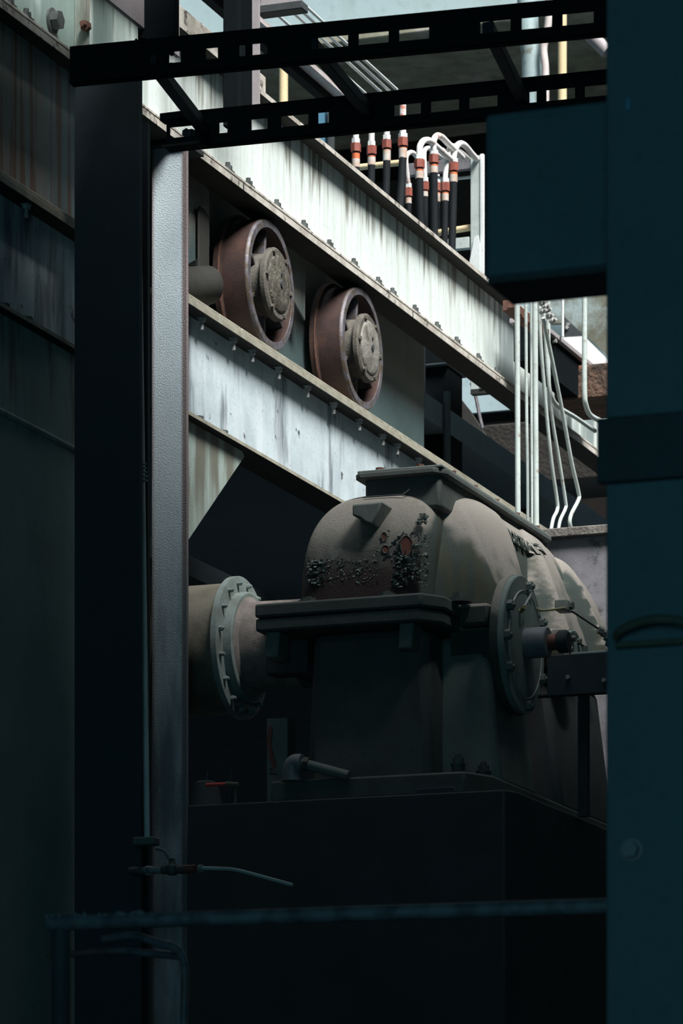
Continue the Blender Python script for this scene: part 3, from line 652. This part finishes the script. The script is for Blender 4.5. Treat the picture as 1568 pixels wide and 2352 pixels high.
# tray / bracket right of the gearbox
tr = thing('steel_tray', 'dark steel channel with a pale top edge, right of the round gearbox cover', 'channel', V(-5.3, 17.95, 4.6))
a = pY(1256, 1506, 17.95); b = pY(1256, 1598, 17.95)
part(tr, 'channel', MB().box((a.x, 17.95, b.z), (-4.9, 17.965, a.z)), M['dark'], bevel=.003)
part(tr, 'top_plate', MB().box((a.x+.12, 17.97, a.z), (-4.9, 18.15, a.z+.012)), M['conduit'], bevel=.003)
part(tr, 'bottom_lip', MB().box((a.x-.05, 17.90, b.z-.008), (-4.9, 17.97, b.z)), M['dark'])
for px, py in ((1305, 1556), (1388, 1563)):
    part(tr, 'bolt', MB().hexa(pY(px, py, 17.95), (0, -1, 0), .012, .02), M['nut'])
part(tr, 'leg', MB().box((a.x+.15, 18.0, 4.02), (a.x+.2, 18.05, a.z-.01)), M['black'])
part(tr, 'stud', MB().hexa(pY(1343, 1500, 18.05)-V(0, 0, .02), (0, 0, 1), .016, .055), M['casefoot'])

# tank behind
tk = thing('side_tank', 'purple-grey stained tank with a rough rim, behind the gearbox at right', 'tank', V(-5.5, 21, 4.02))
a = pY(1255, 1240, 21); b = pY(1255, 1218, 21)
part(tk, 'wall', MB().box((-6.53, 21, 4.02), (-5.0, 22.2, a.z)), M['tank'])
part(tk, 'rim', MB().box((-6.75, 20.95, a.z), (-4.95, 22.25, b.z)), M['concrete'], bevel=.008)
part(tk, 'filler_neck', MB().tube([pY(1350, 1222, 21.1), pY(1350, 1214, 21.1), pY(1362, 1218, 21.1)], .014, 10, 3), M['nut'])

# ------------------------------------------------------------------ conduits on the right
XP = -6.64
def conduit(pts, r, label, mat='conduit', X=XP, sub=6):
    P = [pX(px, py, X) for px, py in pts]
    if pts[-1][1] in (1180, 1190, 1200, 1205): P.append(V(P[-1].x, P[-1].y, 4.02))
    solo('conduit', MB().tube(P, r, 14, sub), M[mat], label, 'conduit', 'vertical conduits right of the girder')
conduit([(1187, 600), (1189, 1180)], .0165, 'thick pale vertical conduit, leftmost of the bundle', sub=1)
conduit([(1207, 640), (1209, 950), (1212, 1190)], .010, 'thin vertical conduit just right of the leftmost thick one', X=XP-.06)
conduit([(1219, 640), (1220, 950), (1221, 1200)], .008, 'thinnest vertical conduit in the middle of the bundle', X=XP-.06)
conduit([(1228, 600), (1229, 900), (1231, 1205)], .0175, 'second thick pale vertical conduit with a rusty top', sub=1)
conduit([(1238, 600), (1240, 760), (1253, 930), (1266, 1060), (1279, 1150), (1279, 1172), (1270, 1192), (1264, 1222)], .0115, 'bent conduit with the leftmost lower kink of the three')
conduit([(1248, 600), (1250, 740), (1264, 930), (1284, 1060), (1298, 1150), (1298, 1168), (1286, 1195), (1281, 1222)], .0110, 'bent conduit, middle one of the three kinked ones', X=XP-.06)
conduit([(1247, 730), (1262, 800), (1290, 940), (1312, 1060), (1328, 1130), (1328, 1148), (1312, 1180), (1308, 1200), (1314, 1222)], .0125, 'longest kinked conduit reaching farthest right at its elbow')
conduit([(1259, 600), (1259, 760), (1259, 862), (1264, 905), (1282, 934), (1320, 958), (1366, 990)], .014, 'conduit that turns off to the lower right along the girder', X=XP-.35)
conduit([(1342, 600), (1342, 800), (1342, 900), (1345, 930), (1355, 953), (1380, 968)], .0165, 'separate pale conduit at far right with a bend at its foot')
conduit([(1292, 600), (1292, 774)], .0085, 'slim white conduit against the olive sheet', 'white', sub=1, X=-7.0)
cl = thing('pipe_clamp', 'rusty bracket with bolted clamps holding the conduit bundle', 'clamp', pX(1215, 720, XP))
a = pX(1165, 716, -7.0); b = pX(1235, 690, -7.0)
part(cl, 'bracket', MB().box((-7.0, a.y-.1, a.z-.02), (-6.93, b.y+.02, a.z+.045)), M['rustbolt'], bevel=.004)
part(cl, 'bracket_arm', MB().prism([pX(1163, 690, -6.95), pX(1182, 708, -6.95), pX(1182, 728, -6.95), pX(1163, 708, -6.95)], (.05, 0, 0)), M['rustbolt'], bevel=.003)
for px, py in ((1240, 697), (1249, 706), (1241, 716), (1257, 728), (1264, 738), (1253, 714)):
    pp = pX(px, py, XP+.03); m = MB().hexa(pp, (.8, -.5, .1), .018, .03); m.hexa(pp+V(.02, -.012, 0), (.8, -.5, .1), .010, .028); part(cl, 'clamp_bolt', m, M['nut'])

# ------------------------------------------------------------------ background right of the girder
a = pY(1180, 940, 29.7); b = pY(960, 820, 29.7)
solo('pale_panel', MB().box((b.x-.6, 29.7, a.z), (-8.2, 29.75, b.z+.5)), M['wallpale'], 'pale blue panel seen through the gap under the upper girder', 'panel')
struct('wall_gap', MB().box((-16, 29.76, 0), (-8.0, 29.9, b.z+.5)), M['walldark'])
solo('concrete_ledge', MB().box(pY(1108, 1120, 27.5), V(-7.2, 28.2, pY(1108, 976, 27.5).z)), M['concretedark'], 'dark crusted concrete ledge below the pale blue panel', 'ledge', bevel=.02)
solo('bright_patch_sheet', MB().prism([pY(1240, 778, 29.1), pY(1340, 772, 29.1), pY(1400, 831, 29.1), pY(1420, 920, 29.1), pY(1240, 920, 29.1)], (0, .05, 0)), M['brightpatch'], 'white sheet standing in for the bright far patch behind the conduits at right', 'panel')  # added white sheet, its colour supplies the brightness of the far background
ol = [pY(1240, 600, 29.45), pY(1240, 745, 29.45), pY(1300, 742, 29.45), pY(1336, 763, 29.45), pY(1420, 838, 29.45), pY(1440, 600, 29.45)]
m = MB().prism(ol, (0, .04, 0)); solo('sloping_sheet', m, M['olive'], 'mottled olive and grey-blue sheet with a slanted lower edge, upper right', 'sheet')
m = MB().prism([pY(1292, 724, 29.3), pY(1336, 766, 29.3), pY(1336, 773, 29.3), pY(1292, 775, 29.3)], (0, .05, 0)); gt = thing('gusset_bracket', 'small black triangular bracket with two bolts against the olive sheet', 'bracket', pY(1310, 773, 29.3))
part(gt, 'plate', m, M['black'])
for px, py in ((1305, 745), (1303, 753)): part(gt, 'bolt', MB().hexa(pY(px, py, 29.3), (0, -1, 0), .016, .02), M['nut'])
a = pY(1290, 920, 23.4); b = pY(1290, 842, 23.4)
solo('rusty_block', MB().box((-7.22, 23.4, a.z), (-6.3, 24.0, b.z)), M['rustblock'], 'rusty brown pitted concrete block at right behind the conduits', 'block', bevel=.01)
sb = thing('side_beam', 'dark beam with a lit top edge running away behind the conduits at right', 'beam', pX(1300, 800, -7.1))
zz = pX(1262, 752, -7.02).z
a, b = pX(1262, 752, -7.02), pX(1400, 880, -7.02)
part(sb, 'top_edge', MB().box((-7.2, a.y-.3, zz-.03), (-7.02, b.y, zz)), M['beamlit'], bevel=.003)
part(sb, 'web', MB().box((-7.17, a.y-.3, zz-.28), (-7.05, b.y, zz-.03)), M['hanger'])  # shadow on the web painted as near-black steel
for px, py in ((1268, 784), (1276, 779)): part(sb, 'bolt', MB().hexa(pX(px, py, -7.05), (1, 0, 0), .013, .03), M['nut'])
# post under the upper girder, right of the second wheel
po = thing('support_post', 'black post with a cap plate between the second wheel and the conduits', 'post', V(-8.0, 22.5, 0))
a, b = pY(975, 845, 22.6), pY(1028, 845, 22.6)
part(po, 'post', MB().box((a.x, 22.6, 0), (b.x, 22.9, a.z)), M['hanger'], bevel=.004)
part(po, 'cap_plate', MB().box((a.x-.01, 22.55, a.z), (b.x+.01, 22.95, a.z+.012)), M['dark'], bevel=.002)
part(po, 'haunch', MB().prism([pY(880, 720, 22.65), pY(960, 775, 22.65), pY(975, 810, 22.65), pY(975, 843, 22.65), pY(1028, 843, 22.65), pY(1028, 790, 22.65), pY(960, 700, 22.65)], (0, .1, 0)), M['hanger'])
a = pY(1026, 900, 22.5); part(po, 'round_pipe', MB().cyl(V(a.x, 22.5, 0), V(a.x, 22.5, a.z), .024, 16), M['dark'])
solo('diagonal_brace', MB().prism([pY(1028, 880, 25.0), pY(1078, 943, 25), pY(1115, 1000, 25), pY(1260, 1250, 25), pY(1028, 1250, 25)], (0, .05, 0)), M['shadeblack'],
     'black diagonal brace plate right of the post', 'brace')
solo('bent_rod', MB().tube([pY(1082, 880, 24.5), pY(1092, 910, 24.5), pY(1102, 960, 24.5), pY(1108, 984, 24.5)], .013, 8, 3), M['rim'], 'thin brown bent rod in front of the pale blue gap', 'rod')
solo('shadow_partition', MB().box((-16, 28.3, 0), (-7.7, 28.4, 7.2)).box((-7.7, 28.3, 0), (-4.4, 28.4, pY(1110, 985, 28.3).z)), M['hall'], 'added partition standing in for the dark depth below the ledge behind the girders', 'partition')  # added to fill the unlit depth behind the girders

# ------------------------------------------------------------------ hoses and frame behind the upper girder
XH = -7.86
hf = thing('hose_frame', 'pale steel frame of post and top bar behind the hoses', 'frame', pX(1095, 640, XH))
yF = pX(1095, 400, XH).y
a, b = pY(1080, 400, yF), pY(1103, 400, yF); zp = pY(1095, 357, yF).z
part(hf, 'post', MB().box((a.x, yF, 7.75), (b.x, yF+.06, zp)), M['conduit'], bevel=.004)
part(hf, 'post_edge', MB().box((b.x, yF-.01, 7.75), (b.x+.025, yF+.02, zp+.005)), M['white'], bevel=.003)
part(hf, 'foot_bracket', MB().box((a.x, yF, 7.72), (XW-.015, yF+.06, 7.75)), M['shadeblack'])
l = pY(930, 395, yF)
part(hf, 'top_bar', MB().box((l.x, yF+.005, zp-.085), (b.x, yF+.05, zp)), M['tank'], bevel=.004)
part(hf, 'knee_plate', MB().prism([pY(1078, 600, yF-.02), pY(1089, 545, yF-.02), pY(1097, 540, yF-.02), pY(1101, 560, yF-.02), pY(1101, 640, yF-.02), pY(1078, 640, yF-.02)], (0, .015, 0)), M['white'])
part(hf, 'lower_bar', MB().box(pY(1020, 575, yF), pY(1082, 548, yF+.05)), M['conduit'], bevel=.003)
def cpipe(pts, Y, r, label, mat='yellow'):
    solo('crossing_pipe', MB().tube([pY(px, py, Y) for px, py in pts], r, 14, 1), M[mat], label, 'pipe')
cpipe([(818, 385), (925, 373)], yF+.06, .021, 'cream pipe crossing behind the four left hoses')
cpipe([(975, 540), (1084, 522)], yF+.06, .022, 'cream pipe crossing low behind the right hoses')
cpipe([(1003, 406), (1020, 413), (1082, 407)], yF+.055, .010, 'thin white pipe crossing below the top bar of the hose frame', 'white')
def hose(px, ytop, yh, yso, ysi, yb, dx, label, r=.0235, X=XH, goose=None, straight=None, sc=1.):
    base = pX(px, yb, X)
    t = thing('hydraulic_hose', label, 'hose', V(base.x, base.y, 7.45), 'hydraulic hoses with red fittings')
    Pz = lambda y: pX(px, y, X)
    top = Pz(yh); s1 = Pz(yh+19*sc); s2 = Pz(yso); s3 = Pz(ysi)
    part(t, 'hose', MB().tube([s3+V(0, 0, .02), (s3+pX(px+dx*.4, (ysi+yb)/2, X))/2, pX(px+dx*.5, (ysi+yb)/2, X), pX(px+dx, yb, X), V(pX(px+dx, yb, X).x, pX(px+dx, yb, X).y, 7.37)], r, 16, 5), M['hose'])
    part(t, 'silver_band', MB().cyl(s2, s3, r*1.08, 20), M['silver'])
    part(t, 'sleeve', MB().cyl(s1+V(0, 0, -.012), s2, r*1.08, 20), M['orange'])
    part(t, 'seal_ring', MB().cyl(s1+V(0, 0, .004), s1+V(0, 0, -.014), r*.9, 20), M['black'])
    part(t, 'nut', MB().hexa(s1, (0, 0, 1), r*1.4, (top-s1).length), M['hex'])
    part(t, 'ferrule', MB().hexa(top, (0, 0, 1), r*1.15, .03*sc), M['white'])
    pts = ([Pz(yh-6)] + [pX(a_, b_, X) for a_, b_ in goose]) if goose else [Pz(yh-6), Pz(ytop)]
    part(t, 'pipe', MB().tube(pts, r*.82, 14, 6 if goose else 1), M['pipered'])
    return t
hose(817, 222, 330, 366, 385, 470, -2, 'leftmost hydraulic hose with dark red nut, first of four with straight risers', goose=None)
hose(853, 220, 336, 362, 380, 520, -4, 'second hydraulic hose from the left, silver nut and sleeve', goose=None)
hose(888, 216, 322, 346, 370, 560, -5, 'third hydraulic hose from the left, red nut above a silver sleeve', goose=None)
hose(925, 214, 317, 342, 364, 600, -14, 'fourth hydraulic hose from the left, bright orange sleeve, leaning', .0255, goose=None)
hose(963, 0, 367, 394, 411, 640, 5, 'hose under the left one of the tall white goosenecks', .0255, goose=[(963, 350), (965, 334), (974, 323), (988, 324), (1003, 338), (1035, 366)])
hose(996, 0, 356, 383, 398, 660, 2, 'hose under the tallest white gooseneck in the middle', .0255, goose=[(995, 340), (996, 322), (1003, 312), (1014, 315), (1030, 331), (1062, 362)])
hose(1041, 0, 374, 402, 419, 680, -6, 'rightmost hose under the large white gooseneck beside the frame post', .0255, goose=[(1042, 356), (1046, 340), (1056, 330), (1068, 335), (1082, 352), (1100, 372)])
hose(1022, 0, 420, 446, 462, 690, -4, 'lower-set hose with pink-red nut tucked left of the rightmost one', .022, X=XH-.02, goose=[(1023, 395), (1026, 362), (1032, 342), (1042, 336), (1052, 345), (1075, 364)])
hose(938, 0, 432, 455, 468, 640, 3, 'short hose in shadow low behind the fourth one', .019, X=XH-.35, goose=[(935, 400), (932, 365), (938, 352), (948, 351), (958, 362), (968, 372)])
hose(976, 0, 418, 440, 452, 640, 2, 'hose half hidden behind the left gooseneck hose', .019, X=XH-.35, goose=[(975, 385), (974, 350), (980, 341), (990, 342), (1000, 352), (1015, 362)])
hose(1005, 0, 420, 445, 464, 660, 2, 'hose half hidden behind the middle gooseneck hose', .017, X=XH-.35, goose=[(1004, 390), (1002, 355), (1006, 344), (1016, 344), (1025, 353), (1042, 364)])
# conduits running in above
names = ['first', 'second', 'third', 'fourth']
for k, (x1, y1, x0, y0) in enumerate(((838, 214, 760, 142), (874, 211, 797, 137), (893, 208, 822, 134), (911, 206, 837, 132))):
    A = pX(x1, y1, -7.9+.02*k); sl = (y1-y0)/(x1-x0)
    e = V(A.x, A.y-6.5, A.z)
    solo('overhead_conduit', MB().tube([e, A], .0098, 12, 1), M['white'], f'{names[k]} from the left of four thin white conduits running diagonally overhead', 'conduit', 'white overhead conduits')

# ------------------------------------------------------------------ cable ladder (two slotted rails + rungs)
def rail_slots(zbot, A, B, slots, H, label_, mat):
    """A,B = ends of the lower edge; slots = list of (t0,t1) along the rail, true openings"""
    d = (B-A); L = d.length; u = d.normalized(); n = V(-u.y, u.x, 0)
    if n.y < 0: n = -n
    m = MB(); th = .006; z0, z1 = H*.30, H*.60
    def seg(t0, t1, za, zb_):
        p = A+u*t0+V(0, 0, za); m.prism([p, p+u*(t1-t0), p+u*(t1-t0)+V(0, 0, zb_-za), p+V(0, 0, zb_-za)], n*th)
    seg(0, L, 0, z0); seg(0, L, z1, H); t = 0
    for s0, s1 in slots:
        if s0 > t: seg(t, s0, z0, z1)
        t = s1
    if t < L: seg(t, L, z0, z1)
    for za in (0, H-.006):
        p = A+V(0, 0, za); m.prism([p, p+u*L, p+u*L+n*.05, p+n*.05], V(0, 0, .006))
    return m
cl_ = thing('cable_ladder', 'black slotted cable ladder crossing the top of the picture', 'cable ladder', pZ(785, 200, 6.77))
ZL = 6.77
def rail(pts, slots_px, H, zl):
    (xa, ya), (xb, yb) = pts
    A, B = pZ(xa, ya, zl), pZ(xb, yb, zl); u = (B-A).normalized()
    sl = []
    for s0, s1 in slots_px:
        def tt(px):
            # intersection of vertical pixel column with the rail line in plan
            r = ray(px, 0); den = u.x*r.y-u.y*r.x
            return (A.y*r.x-A.x*r.y)/den
        sl.append((tt(s0), tt(s1)))
    return rail_slots(zl, A, B, sl, H, '', None), A, B
near, NA, NB = rail(((160, 192), (1480, 68)), [(388, 415), (472, 500), (549, 563), (579, 614), (730, 799), (823, 892), (916, 985), (1102, 1172), (1197, 1268), (1291, 1363)], .16, ZL)
far, FA, FB = rail(((382, 343), (1480, 236)), [(390, 447), (503, 522), (577, 614), (645, 708), (730, 755), (905, 966), (989, 1054), (1077, 1142), (1215, 1232), (1254, 1320), (1342, 1400)], .164, ZL)
part(cl_, 'side_rail', near, M['ladder']); part(cl_, 'side_rail', far, M['ladder'])
def onrail(A, B, px):
    u = (B-A).normalized(); r = ray(px, 0); den = u.x*r.y-u.y*r.x
    return A+u*((A.y*r.x-A.x*r.y)/den)
for pa, pb_ in ((345, 470), (715, 850), (1120, 1200)):
    a = onrail(NA, NB, pa)+V(0, 0, .07); b = onrail(FA, FB, pb_)+V(0, 0, .07)
    m = MB().bar(a, b, (.05, 0, 0), (0, 0, .05)); part(cl_, 'rung', m, M['rung'], bevel=.004)
a = FA; part(cl_, 'end_lip', MB().box(a+V(-.03, -.01, .13), a+V(.12, .05, .165)), M['ladder'], bevel=.003); m = MB(); m.prism([a+V(-.02, -.03, .012), a+V(.012, -.06, -.01), a+V(.2, -.06, -.01), a+V(.2, -.03, .012)], (0, .08, .006)); part(cl_, 'end_bracket', m, M['ladder'], bevel=.003)
for A, B, px in ((NA, NB, 424), (FA, FB, 425)):
    p_ = onrail(A, B, px)+V(0, .01, .07); m = MB().hexa(p_, (0, 1, 0), .022, .03); m.cyl(p_+V(.012, .03, 0), p_+V(.012, .034, 0), .026, 16); part(cl_, 'bolt', m, M['bolt'])
# lumps of grime on the left end
m = MB(); rr = random.Random(5)
for k in range(26):
    px = rr.uniform(310, 400); p_ = onrail(NA, NB, px); m.ball(p_+V(0, -.012, rr.uniform(.0, .16)), rr.uniform(.006, .016), 8)
part(cl_, 'grime_lumps', m, M['ladder'], stuff=True)
# hangers
def hanger(px0, px1, Y, ybot, lit, label):
    t = thing('hanger_post', label, 'post', pY((px0+px1)/2, ybot, Y), 'hanger posts of the cable ladder')
    zb_ = pY(px0, ybot, Y).z; a, b = pY(px0, 0, Y).x, pY(px1, 0, Y).x
    part(t, 'post', MB().box((a, Y, zb_), (b, Y+.05, zb_+2.6)), M['hanger'], bevel=.003)
    if lit: 
        c, e = pY(lit[0], 0, Y).x, pY(lit[1], 0, Y).x
        part(t, 'lit_face_strip', MB().box((c, Y+.0, zb_), (e, Y+.02, zb_+2.6)), M['beamlit'], bevel=.002)  # lit face of the post painted as a paler strip
hanger(512, 545, 16.75, 290, None, 'black hanger post in front of the pale girder, left of the lit one')
hanger(549, 578, 17.0, 245, (578, 594), 'hanger post with a lilac-grey lit side, right of its black neighbour')
hanger(316, 402, 15.9, 120, None, 'broad black hanger post above the left end of the ladder')
# junction box at the top edge
a = pY(597, 34, 17.4); b = pY(686, 34, 17.4)
jb = thing('junction_box', 'brown-black box cut by the top edge above the ladder', 'box', V((a.x+b.x)/2, 17.4, a.z))
part(jb, 'box', MB().box((a.x, 17.4, pY(640, 10, 17.4).z), (b.x, 17.46, a.z+.7)), M['beamlit'], bevel=.004)
part(jb, 'base', MB().box((a.x-.01, 17.38, a.z), (b.x+.025, 17.47, pY(640, 10, 17.4).z)), M['black'], bevel=.004)
# upper parallel angle above the girder
zt_ = pX(489, 75, -7.3).z
solo('upper_angle', MB().box((-7.6, 13, zt_-.10), (-7.3, 18.35, zt_)), M['edge'], 'steel angle above the girder at the top left', 'angle', bevel=.004)
zt_ = pX(255, 5, -6.95).z
a, b = pX(250, 0, -6.95), pX(318, 60, -6.95)
solo('lilac_beam', MB().prism([V(-6.95, a.y-1.2, zt_), V(-6.95, b.y+.5, zt_), V(-6.95, b.y+.5, zt_+.5), V(-6.95, a.y-1.2, zt_+.5)], (-.02, 0, 0)), M['beamlit'], 'lilac-grey beam at the top left above the black column', 'beam', bevel=.003)
# pale flange strip right of the hangers
zt_ = pX(762, 219, -8.0).z; a, b = pX(660, 125, -8.0), pX(766, 222, -8.0)
fs_ = thing('flange_beam', 'beam with a pinkish-white lit underside strip between the ladder rails', 'beam', V(-8.0, b.y, zt_))
m = MB().box((-8.0, a.y-2, zt_), (-7.93, b.y+.02, zt_+.035)); part(fs_, 'flange', m, M['beampale'], bevel=.003)
part(fs_, 'web', MB().box((-8.06, a.y-2, zt_-.05), (-8.0, b.y+.4, zt_+.02)), M['walldark'])

# ------------------------------------------------------------------ far pipes
def vpipe(px, y0, y1, Y, r, name, label, mat):
    solo(name, MB().tube([pY(px, y0, Y), V(pY(px, y1, Y).x, Y, 7.36 if px < 700 else pY(px, y1, Y).z)], r, 18, 1), M[mat], label, 'pipe')
vpipe(651, 130, 236, 24.5, .032, 'vertical_pipe', 'cream-yellow vertical pipe right of the lilac-lit hanger post', 'yellow')
vpipe(1291, -20, 262, 27, .034, 'vertical_pipe', 'cream-yellow vertical pipe at the upper right beside the light blue pipe', 'yellow')
fp = thing('large_duct', 'fat light blue pipe with an offset bend at the upper right', 'duct', pY(1225, 262, 27.5))
part(fp, 'duct', MB().tube([pY(1212, -10, 27.5), pY(1212, 70, 27.5), pY(1222, 130, 27.5), pY(1222, 262, 27.5)], .085, 24, 6), M['fat'])
part(fp, 'side_pipe', MB().tube([pY(1262, -10, 27.4), pY(1258, 60, 27.4), pY(1248, 110, 27.4), pY(1252, 160, 27.4), pY(1252, 262, 27.4)], .03, 16, 6), M['beampale'])
solo('blue_post', MB().box(pY(730, 340, 27), pY(753, 240, 27.1)).box(V(pY(730, 340, 27).x, 27, 7.36), V(pY(753, 340, 27).x, 27.1, pY(753, 339, 27).z)), M['blue'], 'small bright blue post behind the lower ladder rail', 'post')
solo('dark_post', MB().box(pY(753, 345, 27), pY(768, 240, 27.1)), M['black'], 'black post right of the small blue one', 'post')
solo('lilac_pipe', MB().tube([pY(1345, 70, 26), pY(1395, 120, 26)], .05, 16, 1), M['beamlit'], 'lilac pipe end at the upper right beside the foreground column', 'pipe')

# ------------------------------------------------------------------ foreground: right column, box, rail, valve
yR = 9.0; rc = thing('foreground_column', 'very dark teal column filling the right edge close to the camera', 'column', V(-2.3, yR, 0))
xa = pY(1391, 1500, yR).x
part(rc, 'face', MB().box((xa, yR, 0), (-1.9, yR+.05, 8)), M['darkteal'], bevel=.006)
part(rc, 'side', MB().box((xa+.02, yR+.05, 0), (xa+.07, yR+.35, 8)), M['darkteal'])
a = pY(1372, 1112, yR-.02); b = pY(1372, 962, yR-.02)
part(rc, 'splice_plate', MB().box((a.x, yR-.03, a.z), (-1.95, yR, b.z)), M['dark'], bevel=.006)
p_ = pY(1452, 1953, yR); m = MB().hexa(p_, (0, -1, 0), .022, .03); m.cyl(p_, p_+V(0, -.006, 0), .03, 20); part(rc, 'bolt', m, M['shaft'])
p_ = pY(1443, 240, yR); part(rc, 'bolt', MB().box(p_+V(-.006, -.006, -.015), p_+V(.006, 0, .015)), M['blue'], label='small blue paint chip')
pc = thing('curved_handle', 'dull brown curved handle on the foreground column at the right edge', 'handle', pY(1500, 1500, yR-.05))
part(pc, 'grip', MB().tube([pY(1415, 1462, yR-.02), pY(1430, 1445, yR-.05), pY(1490, 1424, yR-.06), pY(1560, 1426, yR-.06), pY(1620, 1450, yR-.03)], .012, 12, 5), M['mould'])
part(pc, 'mount', MB().box(pY(1418, 1492, yR), pY(1600, 1462, yR-.03)), M['mould'], bevel=.004)
fb = thing('foreground_box', 'blurred dark teal box fixed to the foreground column, black underneath', 'box', V(-2.9, 9.3, 4))
yB = 9.3; a = pY(1113, 640, yB); b = pY(1113, 262, yB); xe = xa+.02
# slight yaw so that the box face follows the photograph
def yaw(mb, c, ang):
    R = Matrix.Rotation(ang, 3, 'Z'); mb.v = [c+R@(p-c) for p in mb.v]; return mb
m = yaw(MB().box((a.x, yB, a.z), (xe, yB+.24, b.z)), V(a.x, yB, a.z), 0); part(fb, 'body', m, M['darkteal'], bevel=.012)
m = MB().box((a.x+.012, yB-.006, a.z+.004), (xe, yB, b.z-.022)); part(fb, 'front_panel', m, M['darkteal'], bevel=.004)
m = MB().box((a.x+.004, yB+.01, a.z-.012), (xe, yB+.235, a.z)); part(fb, 'bottom_plate', m, M['black'])

hr = thing('handrail', 'round dark handrail lightened all over for its top highlight, crossing near the bottom', 'handrail', V(-4, 10.9, 0))
ZH = 2.68
A, B = pZ(112, 2121, ZH), pZ(1480, 2078, ZH)
part(hr, 'top_rail', MB().tube([A, A.lerp(B, .33), A.lerp(B, .66), B], .0225, 20, 4), M['handrail'])
c = pZ(140, 2121, ZH); part(hr, 'post', MB().cyl(V(c.x, c.y, 0), V(c.x, c.y, ZH), .029, 20), M['dark'])
m = MB(); rr = random.Random(9)
for k in range(40):
    t = rr.random()*.22; p_ = A.lerp(B, t); m.ball(p_+V(rr.uniform(-.01, .01), -.01, .018+rr.uniform(-.004, .008)), rr.uniform(.004, .010), 8)
part(hr, 'grime_lumps', m, M['handrail'], stuff=True)
A2, B2 = pY(165, 2192, 10.95), pY(425, 2198, 10.95)
part(hr, 'lower_rail', MB().tube([A2, pY(260, 2184, 10.95), B2], .012, 12, 4), M['handrail'])
solo('draped_hose', MB().tube([pY(235, 2158, 10.85), pY(300, 2150, 10.85), pY(360, 2166, 10.85), pY(420, 2200, 10.85), pY(422, 2360, 10.85)], .014, 12, 6), M['handrail'],
     'dark hose draped below the handrail and hanging in front of the column foot', 'hose')
solo('rope_end', MB().tube([pY(110, 2200, 10.9), pY(120, 2186, 10.9), pY(126, 2178, 10.9)], .010, 8, 3), M['mould'], 'short frayed rope end at the handrail post', 'rope')

vl = thing('tap_valve', 'small tap with lever handle and thin curved outlet pipe in front of the column', 'tap', pY(400, 2010, 15.2))
yv = 15.2
part(vl, 'inlet', MB().tube([pY(300, 2000, yv+.3), pY(335, 1999, yv), pY(372, 1999, yv)], .017, 14, 3), M['shaft'])
part(vl, 'inlet_nut', MB().hexa(pY(336, 1999, yv), pY(372, 1999, yv)-pY(336, 1999, yv), .022, .03), M['conduit'])
m = MB().lathe(pY(395, 2010, yv), (0, 0, 1), [(0, .02), (.02, .03), (.04, .03), (.055, .015), (.075, .012)], 16); m.cyl(pY(372, 1998, yv), pY(425, 1997, yv), .02, 16)
part(vl, 'body', m, M['bolt'])
part(vl, 'red_collar', MB().hexa(pY(422, 1997, yv), (1, -.05, 0), .021, .06), M['oxide'])
part(vl, 'outlet_nut', MB().hexa(pY(456, 1995, yv), (1, -.05, 0), .018, .02), M['nut'])
part(vl, 'outlet_pipe', MB().tube([pY(458, 1994, yv), pY(500, 1995, yv), pY(540, 1998, yv), pY(600, 2013, yv), pY(672, 2033, yv)], .0085, 12, 6), M['conduit'])
part(vl, 'lever', MB().tube([pY(358, 1949, yv), pY(378, 1955, yv), pY(388, 1972, yv), pY(396, 1985, yv)], .008, 10, 5), M['shaft'])
a = pY(303, 1941, yv+.02); b = pY(352, 1920, yv+.02)
solo('junction_block', MB().box((a.x, yv+.02, a.z), (b.x, yv+.1, b.z)), M['casefoot'], 'small grey block above the tap, at the foot of the thin vertical pipe', 'block', bevel=.008)
